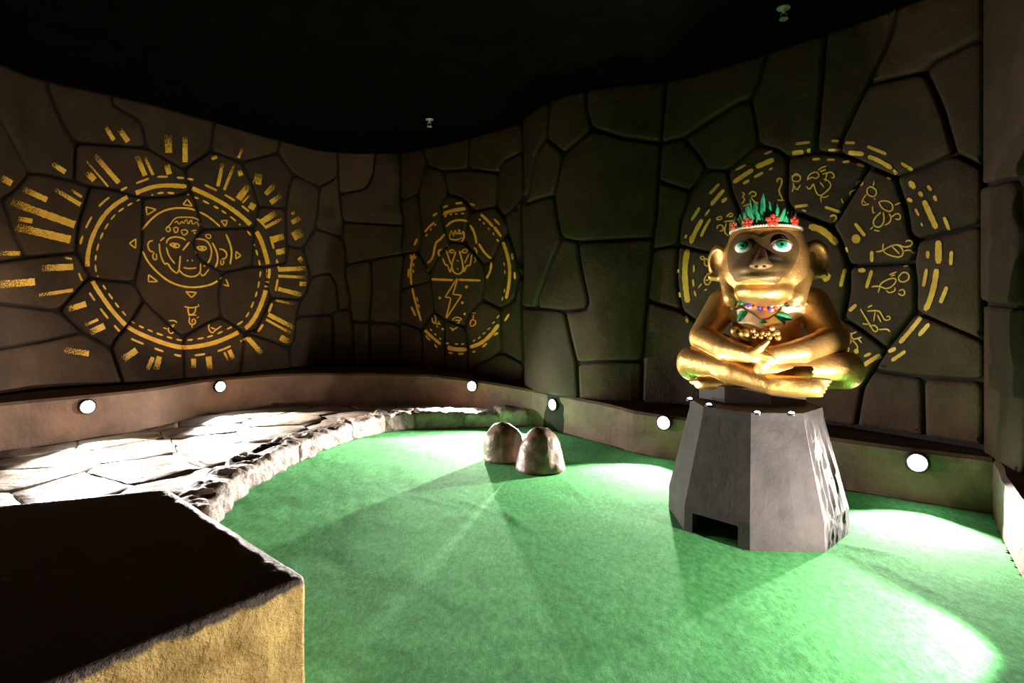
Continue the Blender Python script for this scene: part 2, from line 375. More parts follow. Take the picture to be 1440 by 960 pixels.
# ------------------------------------------------------------------ stones of the walls: joints traced, faces found in the joint network
def Dw(w, px): return hit_plan(WALLS[w], px)[0][1]
def top_y(w, px): return HY-F*(CEIL-CAMZ)/Dw(w, px)
def base_y(w, px):
    zb = {'left': .425, 'mid': .42-.10*np.clip((px-567)/172, 0, 1), 'right': .325, 'end': .26}[w]
    return HY+F*(CAMZ-zb)/Dw(w, px)
J = []
def jl(s): J.append([tuple(map(float, p.split(','))) for p in s.split()])
for s in """
63,100 67,130 88,177 105,201 205,208|143,110 157,147 197,170 205,208 237,227 258,238 295,212 297,160|295,212 338,228 390,215 393,185|338,228 353,257 363,290
390,215 412,245 405,267 401,293 363,290|401,293 402,322 403,346 402,370|403,346 425,349 432,370 436,389 428,416 422,421|412,245 448,263 447,293 442,321 426,347
442,321 482,334|448,263 465,255 475,247|474,205 476,261 481,307 486,349 485,385 493,420 497,470 499,525|436,389 463,383 474,402 476,436|415,445 468,441 492,434
422,421 417,447 413,478 405,489 406,525|380,418 422,421|363,290 361,300 357,320 354,374 372,375 402,370|283,322 357,320|258,238 262,252 268,269 277,293 283,322
283,322 270,340 278,363 312,383 354,374|312,383 308,393 306,419 309,445 343,467 358,464 370,441 380,418 373,390 372,375|343,467 339,503 338,540|343,467 353,470 382,480 405,489
309,445 283,457 256,473 258,550|256,473 247,466 220,441 200,422 187,397|187,397 142,393 125,389|187,397 192,378 198,353 199,320 199,278|173,271 199,278 240,276 268,269
173,271 125,262 103,255 62,245 38,244|103,255 105,201|125,262 120,280 111,307 107,330 106,355 33,362 -60,376|106,355 115,370 125,389 81,437|81,437 0,427 -60,418
81,437 113,467 155,490|200,422 183,452 160,478 155,490 177,555|113,467 57,480 -60,500|38,244 15,270 0,279 17,330 33,362|0,279 -60,300|38,244 33,233 18,205 5,180 -60,90|173,271 160,266
-60,30 -60,600|-60,418 -160,400|-60,300 -160,270 -160,0|-160,270 -170,640|-60,500 -170,520|-60,150 -160,130|-170,400 -300,380|-160,270 -300,230|-300,-60 -300,720|-420,-120 -420,800|-300,380 -420,400
483,312 562,317 570,317|477,273 515,266 525,247 527,205|522,365 560,358 570,357|522,365 486,372|522,365 524,400 520,453|496,452 571,454|468,441 468,525|520,453 521,525
567,180 567,560|599,200 602,233 626,241 660,238 703,243 707,228 745,209|662,180 660,238|602,233 597,243 590,272 564,284|590,272 593,305 596,325 590,354 564,353
626,241 631,273 620,287 624,310 632,340 627,348 606,383 590,354|631,273 655,280 666,297 700,291 703,243|700,291 711,305 745,272|711,305 717,328 727,360 734,387 746,394
666,297 660,307 657,342 632,344|657,342 682,372 694,367 706,340 717,330|682,372 684,395 680,421 707,434 724,424 731,397 734,387|606,383 609,409 612,438 627,449 656,459 661,443 680,421
564,407 607,395|627,449 627,482 626,560|656,459 660,490 662,560|707,434 707,494 670,516 661,520|707,494 745,515|564,455 595,464 612,438|595,464 593,560
738,120 738,640|772,195 776,142 778,115|772,195 757,215 750,255 743,287 735,289|772,195 795,216 835,182 827,155 826,100|835,182 875,195 930,202|795,216 782,275 757,281 743,287
940,90 934,155 930,202 926,255 924,305 919,335 912,408 907,462 904,507 900,600|782,275 786,310 792,335 815,340 882,337 919,335|792,335 777,370 759,416 758,433 735,432|758,433 796,437 826,435 830,424 824,400 816,360 815,340
796,437 804,473 813,510 817,610|813,510 850,507 904,507|930,202 962,195 1040,145 1058,140 1070,118 1085,60|1058,140 1066,180 1068,203 1057,212 1025,240 995,239|962,195 985,220 995,239 972,269 926,252
972,269 966,292 958,310 955,344 918,351|955,344 991,354 1048,354|1025,240 1030,270 1042,297 1048,354 1085,375|1068,203 1096,211 1110,222 1108,283 1117,297 1172,318|1110,222 1150,214 1200,222 1225,234 1262,250
1165,30 1162,70 1148,214|1183,217 1187,195 1223,120 1254,56 1266,0|1223,120 1304,102 1318,86 1392,50|1304,102 1329,156 1346,217 1285,242 1262,250|1346,217 1392,240|1225,234 1180,308 1172,318 1185,340 1196,374 1287,369 1293,338 1283,330 1277,293 1262,250
1293,338 1392,313|1287,369 1291,400 1290,438 1347,463 1392,482|1290,438 1249,490 1213,463 1188,447|1249,490 1230,520 1215,545 1200,700|1196,374 1196,410 1188,447 1150,470 1110,430 1085,375 1095,330 1117,297
1110,430 1085,500 1080,620|905,420 960,437 985,455 1085,500|955,344 952,390 960,437|1230,522 1300,530 1392,535|1300,530 1310,700|985,455 990,610
1386,-120 1386,760|1380,262 1440,250 1500,240|1380,425 1440,432 1540,440|1450,-100 1440,250 1450,432 1445,760|1500,-200 1505,240 1540,440 1540,900|1640,-300 1640,1000|1505,60 1640,40|1500,240 1640,250|1540,440 1640,430|1450,560 1540,570
""".strip().replace('\n', '|').split('|'): jl(s)
for w, xs in (('left', range(-420, 568, 12)), ('mid', range(567, 739, 10)), ('right', range(738, 1387, 12)), ('end', range(1386, 1641, 10))):
    xs = list(xs); hi = {'left': 567, 'mid': 738, 'right': 1386, 'end': 1640}[w]
    if xs[-1] != hi: xs.append(hi)
    J.append([(x, top_y(w, x)) for x in xs]); J.append([(x, base_y(w, x)) for x in xs])
J.append([(738, top_y('mid', 738)), (738, top_y('right', 738))])

def network_faces(lines, tol=4.0):
    nodes = []; grid = {}
    def canon(p):
        key = (int(p[0]//tol), int(p[1]//tol))
        for dx in (-1, 0, 1):
            for dy in (-1, 0, 1):
                for i in grid.get((key[0]+dx, key[1]+dy), ()):
                    if (nodes[i][0]-p[0])**2+(nodes[i][1]-p[1])**2 < tol*tol: return i
        nodes.append(p); grid.setdefault(key, []).append(len(nodes)-1); return len(nodes)-1
    segs = []
    for L in lines:
        ids = [canon(p) for p in L]
        for a, b in zip(ids, ids[1:]):
            if a != b: segs.append((a, b))
    cuts = [[] for _ in segs]
    ends = sorted({i for s in segs for i in s})
    for si, (a, b) in enumerate(segs):
        A, B = np.array(nodes[a]), np.array(nodes[b]); e = B-A; L = e@e
        for n in ends:
            if n in (a, b): continue
            q = np.array(nodes[n])-A; t = q@e/L
            if 0 < t < 1 and abs(q[0]*e[1]-q[1]*e[0])/math.sqrt(L) < tol: cuts[si].append((t, n))
    for i in range(len(segs)):
        A, B = np.array(nodes[segs[i][0]]), np.array(nodes[segs[i][1]]); r = B-A
        for j in range(i+1, len(segs)):
            if set(segs[i]) & set(segs[j]): continue
            C, D = np.array(nodes[segs[j][0]]), np.array(nodes[segs[j][1]]); s = D-C
            den = r[0]*s[1]-r[1]*s[0]
            if abs(den) < 1e-9: continue
            q = C-A; t = (q[0]*s[1]-q[1]*s[0])/den; u = (q[0]*r[1]-q[1]*r[0])/den
            if 0 < t < 1 and 0 < u < 1:
                n = canon(tuple(A+r*t)); cuts[i].append((t, n)); cuts[j].append((u, n))
    adj = {}
    for (a, b), c in zip(segs, cuts):
        ch = [a]+[n for t, n in sorted(c)]+[b]
        for p, q in zip(ch, ch[1:]):
            if p != q: adj.setdefault(p, set()).add(q); adj.setdefault(q, set()).add(p)
    while True:
        dead = [n for n in adj if len(adj[n]) <= 1]
        if not dead: break
        for n in dead:
            for m in adj.pop(n): adj.get(m, set()).discard(n)
    order = {n: sorted(adj[n], key=lambda m: math.atan2(nodes[m][1]-nodes[n][1], nodes[m][0]-nodes[n][0])) for n in adj}
    seen = set(); faces = []
    for a in adj:
        for b in adj[a]:
            if (a, b) in seen: continue
            f = []; u, v = a, b
            while (u, v) not in seen:
                seen.add((u, v)); f.append(u)
                o = order[v]; k = o.index(u); u, v = v, o[(k-1) % len(o)]
            P = np.array([nodes[n] for n in f]); x, y = P[:, 0], P[:, 1]
            ar = .5*np.sum(x*np.roll(y, -1)-np.roll(x, -1)*y)
            faces.append((ar, P))
    return faces
FACES = network_faces(J)
sgn = -1 if max(FACES, key=lambda f: abs(f[0]))[0] > 0 else 1      # the outline of everything runs the other way round
STONE_V, STONE_F = [], []
def pt_in(P, x, y):
    c = False
    for i in range(len(P)):
        (x1, y1), (x2, y2) = P[i-1], P[i]
        if (y1 > y) != (y2 > y) and x < (x2-x1)*(y-y1)/(y2-y1)+x1: c = not c
    return c
nst = 0
for ar, P in FACES:
    if ar*sgn < 90 or abs(ar) > 60000: continue
    if ar < 0: P = P[::-1]
    cx = P[:, 0].mean(); cy = P[:, 1].mean()
    w = 'left' if cx < 567 else 'mid' if cx < 738 else 'right' if cx < 1386 else 'end'
    if cy < top_y(w, cx)+1 or cy > base_y(w, cx)-1: continue
    # rounded, evenly resampled outline
    Q = P
    for _ in range(2):
        Q = np.concatenate([np.stack([.92*Q+.08*np.roll(Q, -1, 0), .08*Q+.92*np.roll(Q, -1, 0)], 1).reshape(-1, 2)])
    seg = np.linalg.norm(np.roll(Q, -1, 0)-Q, axis=1); L = seg.sum(); n = int(np.clip(L/9, 16, 56))
    cum = np.concatenate([[0], np.cumsum(seg)]); Qc = np.vstack([Q, Q[:1]])
    R = np.array([[np.interp(L*i/n, cum, Qc[:, d]) for d in (0, 1)] for i in range(n)])
    T = np.roll(R, -1, 0)-np.roll(R, 1, 0); T /= np.linalg.norm(T, axis=1)[:, None]+1e-9
    N = np.stack([-T[:, 1], T[:, 0]], 1)            # inward for this winding
    if not pt_in(R, *(R[0]+N[0]*1.5)) and not pt_in(R, *(R[3]+N[3]*1.5)): N = -N
    sc = 5.2/Dw(w, cx); cen = R.mean(0)
    dep = .024+.022*random.random(); rings = []
    for ins, dp in ((1.2*sc, -.01), (1.6*sc, dep*.5), (3.2*sc, dep*.9), (6.0*sc, dep)):
        rings.append((R+N*min(ins, L/18), dp))
    V = []; Fc = []
    for pts, dp in rings: V += [wall_point(w, x, y, dp) for x, y in pts]
    for r in range(len(rings)-1):
        for i in range(n):
            j = (i+1) % n; Fc.append((r*n+i, r*n+j, (r+1)*n+j, (r+1)*n+i))
    loop = rings[-1][0]; r = len(rings)-1; st = 15.0
    gx = np.arange(loop[:, 0].min()+7, loop[:, 0].max(), st); gy = np.arange(loop[:, 1].min()+7, loop[:, 1].max(), st)
    inn = [(x, y) for x in gx for y in gy if pt_in(loop, x, y) and np.min(np.hypot(loop[:, 0]-x, loop[:, 1]-y)) > 7]
    vin = [Vector((float(x), float(y))) for x, y in list(map(tuple, loop))+inn]
    ov, oe, of, iv, ie, if_ = delaunay_2d_cdt(vin, [(i, (i+1) % n) for i in range(n)], [], 1, 1e-4)
    idm = []
    for k, v in enumerate(ov):
        src = iv[k][0] if iv[k] else -1
        if 0 <= src < n: idm.append(r*n+src)
        else: V.append(wall_point(w, v.x, v.y, dep)); idm.append(len(V)-1)
    for f in of: Fc.append(tuple(idm[k] for k in f))
    c0 = Fc[-1][0]
    V = np.array(V); sd = nst*3.1
    for k in range(n, len(V)):
        p, nn = V[k], (np.array([0, 0, CAMZ])-V[k]); nn /= np.linalg.norm(nn)
        V[k] = p+nn*.007*mnoise.fractal(Vector(p*3.5)+Vector((sd, 0, 0)), 1, 2, 3)
    bm = bmesh.new(); vs_ = [bm.verts.new(v) for v in V]
    for f in Fc:
        try: bm.faces.new([vs_[k] for k in f])
        except ValueError: pass
    bm_obj('stone', bm, M['stone'], wall_objs[w], smooth=True)
    b0 = len(STONE_V); STONE_V += [Vector(v) for v in V]; STONE_F += [tuple(b0+i for i in f) for f in Fc]
    nst += 1
print('stones', nst)
STONE_BVH = BVHTree.FromPolygons(STONE_V, STONE_F)

# ------------------------------------------------------------------ murals: brush strokes laid on the stone faces
CAMV = Vector((0, 0, CAMZ))
def ray(px, py): return Vector(((px-HX)/F, 1.0, -(py-HY)/F)).normalized()
CROP = {'L': (0, 0, 1), 'F': (180, 270, 4.571), 'M': (560, 270, 4), 'X': (1080, 190, 6), 'D': (1180, 330, 4.8), 'C': (950, 190, 6), 'E': (940, 330, 6.4), 'G': (1000, 190, 2.822)}
class Paint:
    def __init__(s): s.V = []; s.F = []; s.A = []
    def _hit(s, p):
        loc, nor, i, d = STONE_BVH.ray_cast(CAMV, ray(*p))
        if loc is None: return None
        if nor.dot(ray(*p)) > 0: nor = -nor
        if nor.dot(-ray(*p)) < .22: return None
        return loc+nor*.0035
    def stroke(s, P, w, fade=(1, 1), square=False):
        P = np.array(P, float)
        if len(P) > 2:
            for _ in range(1 if w < 2.3 else 2):
                Q = np.stack([.75*P[:-1]+.25*P[1:], .25*P[:-1]+.75*P[1:]], 1).reshape(-1, 2); P = np.vstack([P[:1], Q, P[-1:]])
        seg = np.linalg.norm(np.diff(P, axis=0), axis=1); L = seg.sum()
        if L < .3: return
        n = max(2, int(L/2.2)); cum = np.concatenate([[0], np.cumsum(seg)])
        R = np.array([[np.interp(L*i/n, cum, P[:, d]) for d in (0, 1)] for i in range(n+1)])
        T = np.gradient(R, axis=0); T /= np.linalg.norm(T, axis=1)[:, None]+1e-9; N = np.stack([-T[:, 1], T[:, 0]], 1)
        prev = None; m = 3 if w > 4 else 2
        for i in range(n+1):
            e = (n if square else min(i, n-i))*L/n; ww = w*.5*(.55+.45*min(1, e/(w*.5+.01)))*(.9+.2*random.random())
            pts = [s._hit(R[i]+N[i]*ww*(2*k/(m-1)-1)) for k in range(m)]
            if any(q is None for q in pts): prev = None; continue
            if prev is not None and max((pts[k]-s.V[prev+k]).length for k in range(m)) > .09: prev = None
            b = len(s.V); s.V += pts; t = i/n; s.A += [fade[0]+(fade[1]-fade[0])*t]*m
            if prev is not None:
                for k in range(m-1): s.F.append((prev+k, prev+k+1, b+k+1, b+k))
            prev = b
    def dot(s, p, d):
        pts = [s._hit((p[0]+d/2*math.cos(a)*(.9+.2*random.random()), p[1]+d/2*math.sin(a))) for a in np.linspace(0, 6.283, 12, endpoint=False)]
        if any(q is None for q in pts): return
        b = len(s.V); s.V += pts; s.A += [1]*12; s.F.append(tuple(range(b, b+12)))
    def pieces(s, name, mat, parent):
        """each island of paint as an object of its own"""
        par = list(range(len(s.V)))
        def find(i):
            while par[i] != i: par[i] = par[par[i]]; i = par[i]
            return i
        for f in s.F:
            for k in f[1:]: par[find(k)] = find(f[0])
        isl = {}
        for f in s.F: isl.setdefault(find(f[0]), []).append(f)
        for fs in isl.values():
            ids = sorted({k for f in fs for k in f}); mp = {k: i for i, k in enumerate(ids)}
            q = Paint(); q.V = [s.V[k] for k in ids]; q.A = [s.A[k] for k in ids]; q.F = [tuple(mp[k] for k in f) for f in fs]; q.build(name, mat, parent)
    def build(s, name, mat, parent):
        if not s.F: return None
        o = mesh_obj(name, s.V, s.F, mat, parent, smooth=False)
        a = o.data.attributes.new('fade', 'FLOAT', 'POINT'); a.data.foreach_set('value', [float(x) for x in s.A]); return o
def parse(txt):
    """'F2.2:x,y x,y;...' -> list of (points px, width); a single point is a dot, trailing c closes"""
    out = []
    for item in txt.replace('\n', ' ').split(';'):
        item = item.strip()
        if not item: continue
        h, body = item.split(':'); ox, oy, sc = CROP[h[0]]; w = float(h[1:] or 2)
        cl = body.strip().endswith('c'); P = [tuple(map(float, q.split(','))) for q in body.strip().rstrip('c').split()]
        P = [(ox+x/sc, oy+y/sc) for x, y in P]
        if cl: P.append(P[0])
        out.append((P, w))
    return out
def paint_part(name, txt, mat, parent, fade=(1, 1)):
    pa = Paint()
    for P, w in parse(txt):
        if len(P) == 1: pa.dot(P[0], w)
        else: pa.stroke(P, w, fade)
    return pa.pieces(name, mat, parent) if name in ('ring_arc', 'dash', 'line', 'inner_ring_arc', 'outer_dash') else pa.build(name, mat, parent)
def mural(name, wall, px, py, label):
    p = wall_point(wall, px, py, .03); e = empty(name, p); return tag(e, label, 'mural')
def freeze_parent(root):
    for ch in root.children: ch.matrix_parent_inverse = Matrix.Translation(-Vector(root.location))

mu = mural('sun_mural', 'left', 249, 375, 'large golden sun painting with a ringed monkey face and rays on the left wall'); Y = M['mural_yellow']
ring = [(262,262),(225,260),(200,267),(172,280),(150,297),(134,322),(125,347),(122,372),(127,392),(150,427),(167,448),(183,463),(217,478),(245,487),(263,489),(300,483),(330,470),(353,457),(370,423),(378,387),(377,370),(365,330),(347,310),(317,287),(277,267),(262,262)]
pa = Paint(); pa.stroke(ring, 6.0); pa.pieces('ring_arc', Y, mu)
RC = np.array(catmull(ring, 12)); cen = np.array([249., 375.])
def dashes(scale, dash, gap, w, name, jit):
    R = cen+(RC-cen)*scale; seg = np.linalg.norm(np.diff(R, axis=0), axis=1); cum = np.concatenate([[0], np.cumsum(seg)]); s = 0; pa = Paint()
    while s < cum[-1]:
        d = dash*(1+jit*(random.random()-.5)); ts = np.linspace(s, min(s+d, cum[-1]), 4)
        pa.stroke([(np.interp(t, cum, R[:, 0]), np.interp(t, cum, R[:, 1])) for t in ts], w); s += d+gap*(1+jit*(random.random()-.5))
    pa.pieces(name, Y, mu)
dashes(.905, 9, 6, 2.6, 'dash', .3); dashes(1.10, 16, 15, 3.0, 'outer_dash', .5)
paint_part('line', """F2.6:75,310 80,270 95,240 140,180 210,125 300,100 400,105 430,118; F2.6:462,128 520,160 590,220; F2.6:628,270 655,330 668,390 655,465;
F2.6:95,380 120,440 180,510 260,575 340,605 420,615 520,600 570,575 605,545""", Y, mu)
for t in "115,95 180,112 122,148c|380,45 412,90 352,80c|595,185 638,182 625,220c|50,300 8,330 48,362c|692,380 725,408 692,430c|132,530 190,575 130,575c|370,640 440,645 408,678c|628,560 648,605 612,595".split('|'):
    pa = Paint(); P = parse('F2:'+t)[0][0]
    for a, b in zip(P, P[1:]): pa.stroke([a, b], 2.0)
    pa.build('triangle', Y, mu)
paint_part('headdress', """F1.8:240,240 270,210 300,165 350,160 440,165 470,210;F1.6:300,200 310,180 330,215 345,180 355,210 375,165 385,215 405,170 415,215 440,185 455,220;
F1.8:240,240 255,215 275,240 260,260c;F1.8:290,230 320,225 320,255 300,265c;F1.8:340,245 375,240 385,265 350,280c;F2:420,260 455,275;F1.8:495,275 530,270 530,300 505,295c;F2:405,250 440,245""", Y, mu)
paint_part('face', """F2.2:245,330 255,300 300,285 350,295 370,310;F2.2:415,305 470,300 510,315 535,360 535,410 515,455;F2:265,335 300,325 340,345 305,362 265,335;F5:300,340;
F2:440,355 475,345 512,360 475,380 440,355;F5:475,361;F2.4:350,375 395,320;F2.4:415,355 445,405;F2.4:205,315 235,290;F2.2:200,330 205,400 235,470 250,450 280,500 325,530 335,410;F2.2:245,355 260,410 300,460;
F2.2:325,500 360,535 420,548 465,520 465,460;F2.2:465,520 480,545 520,495;F2.2:355,485 390,492 440,487;F2.6:382,440;F2.6:412,440;F2.4:540,325 570,380 578,440 560,485;
F2.2:160,310 130,320 125,350 140,380 165,385;F2:170,390 155,405 165,435 185,435 180,395;F2.2:585,365 615,370 635,395 630,425 600,430;F2:595,435 595,470 612,465 615,435;F2.6:490,475;F2.4:515,450""", Y, mu)
for t in ["F1.8:360,735 405,745 450,735;F1.8:450,720 455,735;F1.8:385,740 385,780 405,790 430,775 435,742;F1.8:385,790 440,790;F1.8:395,800 390,840 410,855 435,840 430,815 410,815 412,840;F1.8:440,810 455,800;F1.8:410,855 410,870",
          "F1.8:260,825 300,825 315,840;F1.8:265,850 255,885 270,910 290,905 295,870 280,850;F1.8:225,870 250,880;F1.8:300,850 285,860",
          "F1.8:505,840 520,825 545,830;F1.8:520,850 515,880 540,910 555,890 600,860;F1.8:530,870 560,880"]:
    paint_part('glyph', t, Y, mu)
RAYS = """167,257 133,218 7|152,262 120,225 2.5|133,253 122,242 9|204,247 192,219 7|215,246 203,220 4|238,245 234,231 8|115,289 77,266 6|115,277 100,267 4|66,281 33,266 8|105,316 15,284 10|99,337 22,319 11|45,311 25,307 7
92,242 73,230 7|160,197 148,178 6|180,199 168,182 7|16,258 2,250 9|260,228 260,192 7|237,215 236,190 10 .5|302,224 300,219 8|306,262 313,229 5|315,267 329,232 4|339,247 336,239 6|335,280 349,261 9|341,285 351,274 2.5|352,294 359,282 9
335,222 341,208 4 .6|361,259 364,244 11 .5|373,273 386,260 7 .5|380,285 395,275 7 .7|366,313 388,299 8|372,320 397,307 4.5|380,338 401,331 9|410,301 415,298 4 .6|410,313 422,306 7 .6|412,333 424,326 13 .5|388,355 402,352 8|391,379 431,377 6|391,388 430,390 4|391,406 426,415 6
421,399 434,399 6 .7|420,362 425,368 6 .6|387,422 414,428 3 .6|377,442 414,461 6|374,449 410,469 3.5|361,467 374,473 8|394,474 407,481 8 .7|349,476 368,497 7|322,492 328,505 6|315,495 321,507 3|293,501 295,520 8|272,504 272,518 7|224,501 219,520 8
103,375 58,377 9|49,396 -4,400 10 .8|107,407 55,415 5|101,364 90,362 3|30,356 -3,356 6 .5|121,427 95,435 8|147,458 127,467 9|138,449 120,457 4|192,492 173,505 9|215,502 207,520 6|125,497 90,492 8 .5"""
for t in RAYS.replace('\n', '|').split('|'):
    q = t.split(); a, b = [tuple(map(float, s.split(','))) for s in q[:2]]; fd = float(q[3]) if len(q) > 3 else 1.0
    pa = Paint(); pa.stroke([a, b], float(q[2]), (.50+.2*fd if fd < 1 else .85, .43), True); pa.build('ray', Y, mu)
freeze_parent(mu)

mu = mural('oval_mural', 'mid', 648, 392, 'amber oval painting of a hooded monkey above a lightning bolt'); O = M['mural_orange']
paint_part('ring_arc', """M3:150,225 175,195 205,170;M5:250,125 300,105 380,92;M4:465,125 500,155 535,195;M4:540,195 580,250;M4.5:590,280 615,350 630,430 625,520 608,600;M3:95,340 75,390 70,460 75,520;M3:80,540 95,610 130,725;M4:145,770 190,815 240,855;M6:270,870 320,885 385,885;M5:405,872 470,850 525,800 565,745""", O, mu)
paint_part('dash', ';'.join('M2.4:'+s for s in "260,140 275,132|290,128 305,124|320,124 335,122|355,122 372,120|155,250 165,235|180,215 190,205|205,190 215,178|455,150 465,160|478,170 488,182|505,200 515,212|532,228 542,242|555,265 565,278|595,395 600,415|600,440 602,460|600,545 598,565|590,590 584,610|100,360 92,378|88,400 86,420|86,435 86,455|105,590 112,615|112,630 120,650|180,770 192,780|205,795 215,805|232,820 242,828|270,848 285,852|320,853 338,855|355,855 372,853|420,840 436,830|450,825 465,812|475,800 492,788|503,775 520,762|530,740 545,728|555,710 568,692|590,680 590,705".split('|')), O, mu)
paint_part('outer_dash', ';'.join('M3:'+s for s in "195,135 220,118|252,88 282,75|322,65 362,60|405,65 432,75|540,150 572,185|640,345 645,380|655,450 658,490|90,300 108,262|60,430 58,480|70,350 75,380|75,645 98,695|155,805 180,835|205,855 220,875|285,902 308,906|338,910 370,908|418,900 435,895|475,872 500,850|540,805 562,790|600,725 625,685".split('|')), O, mu)
paint_part('line', "M3:270,195 300,165 350,155 395,165;M3:405,185 430,225 442,290;M3:455,290 475,325 500,355 522,372;M3:262,235 240,265 215,280 205,315 200,355 185,385 165,400;M3:165,435 180,460;M3:525,395 522,440 495,492", O, mu)
paint_part('hair', "M1.6:290,250 300,205 315,260 320,200 335,250 345,195 350,250 370,210 370,270 330,290 300,280 290,250;M1.6:300,265 330,270 360,255;M1.6:310,230 350,235", O, mu)
paint_part('face', """M2.2:245,320 225,330 228,358 245,360;M2.2:290,295 268,305 265,330;M2.2:425,312 440,320 445,345;M2:285,335 300,322 320,330 305,345c;M2:355,335 375,320 395,325 380,345c;M2.2:325,335 300,410 310,450 340,465 365,445 365,400 345,330;M1.8:332,385;M1.8:340,388;M2.4:335,432;
M2:272,330 290,385 300,410;M2:400,345 375,400;M2:250,370 270,420 275,400 295,460 298,425;M2:415,350 405,420 390,405 368,460 372,420;M2:430,365 440,390 425,395""", O, mu)
paint_part('line', "M3.2:188,490 310,495;M3.2:340,493 465,497", O, mu)
pa = Paint(); P = parse("M2:332,485 265,590 298,595 268,715 358,580 308,575 335,490")[0][0]
for a, b in zip(P, P[1:]): pa.stroke([a, b], 2.0)
pa.build('lightning_bolt', O, mu)
for t in "385,533 4.5|235,595 4|362,622 4|375,685 3.5|250,770 3.5".split('|'):
    q = t.split(); paint_part('rain_drop', f"M{q[1]}:{q[0]}", O, mu)
for t in ["M1.8:190,680 215,675;M1.8:195,690 190,720 205,745 215,715 205,690c;M1.8:205,735 240,745;M1.8:215,750 225,760;M1.8:225,725 235,740", "M1.8:305,715 330,700 365,715 345,720 340,740 320,735 305,715;M1.8:320,720 350,722;M1.8:290,765 310,765 300,785 315,770 335,760", "M1.8:410,680 440,680;M1.8:425,690 422,715;M1.8:405,745 410,720 425,715 440,730 430,750 410,755c"]:
    paint_part('glyph', t, O, mu)
freeze_parent(mu)

mu = mural('calendar_mural', 'right', 1150, 365, 'round ochre painting of small monkey glyphs behind the golden statue'); B = M['mural_dull']
paint_part('ring_arc', """X6:205,150 300,140;X6:330,130 500,130;X3:510,125 640,122;X6:680,145 810,160;X6:845,180 920,205 1050,280;X4:1060,290 1105,350;X8:1195,390 1240,450;X6:1275,480 1305,515;C6:490,400 560,350 655,290;C7:680,270 830,205;C5:300,590 350,530 410,460;C6:130,910 160,830 225,710;
D9:672,40 672,195;D8:660,230 645,340 610,460 580,510;D6:560,550 490,640 410,730;D5:335,790 385,765;D6:50,940 140,900 240,830 300,805;G8:845,260 895,370;E8:175,130 150,260 150,420 175,610;E6:210,10 205,80""", B, mu, (.8, .8))
paint_part('outer_dash', """X4:235,75 355,60;X4:535,50 595,50;X4:655,65 735,65;X4.5:840,95 1000,160;X4.5:1125,235 1230,300;G5:860,200 875,220;G5:885,240 895,262;G5:925,325 945,375;D5:760,110 755,205;D6:730,350 685,460;D6:610,600 540,680;D5:450,785 355,850;C3:510,295 595,250;C3:750,160 870,115;C4:290,495 370,410;C4:135,720 205,610;C4:80,870 95,840;E4:95,235 82,355;E4:95,500 108,580;E4:155,735 175,790""", B, mu, (.75, .75))
paint_part('dash', """X3.5:375,205 440,200;X3.5:500,208 565,208;X3.5:630,228 690,222;X3.5:750,245 810,265;X3:880,290 900,300;X3:1005,360 1035,375;X5:1180,535 1220,560;X4:1245,620 1275,680;X3:1295,740 1305,770;D5:600,110 600,160;D5:592,230 580,300 570,350;D4:170,820 215,800;D4:70,860 118,855;C4:570,410 625,380;C4:665,355 740,315;C3:790,295 820,275;C5:390,565 435,530;C4:215,855 250,780 295,705;C3:250,680 290,625;E3:230,270 230,340;E3:222,400 228,465;E3:235,505 248,555""", B, mu, (.75, .75))
paint_part('inner_ring_arc', "X9:345,770 440,790 520,850 580,920;D5:40,75 75,195;D5:40,230 10,350;G12:445,575 470,550", B, mu, (.75, .75))
for t in ["X11:550,700", "X4:480,605 610,650", "X4:215,605 340,590", "X3:290,630 325,642", "X13:745,875", "X5:735,745 820,850", "D5:222,110 222,180", "D6:130,240 180,240", "D5:222,240 185,360", "D13:75,428", "D5:118,470 70,515", "D3:60,525 45,545", "D7:118,785"]:
    paint_part('number_mark', t, B, mu)
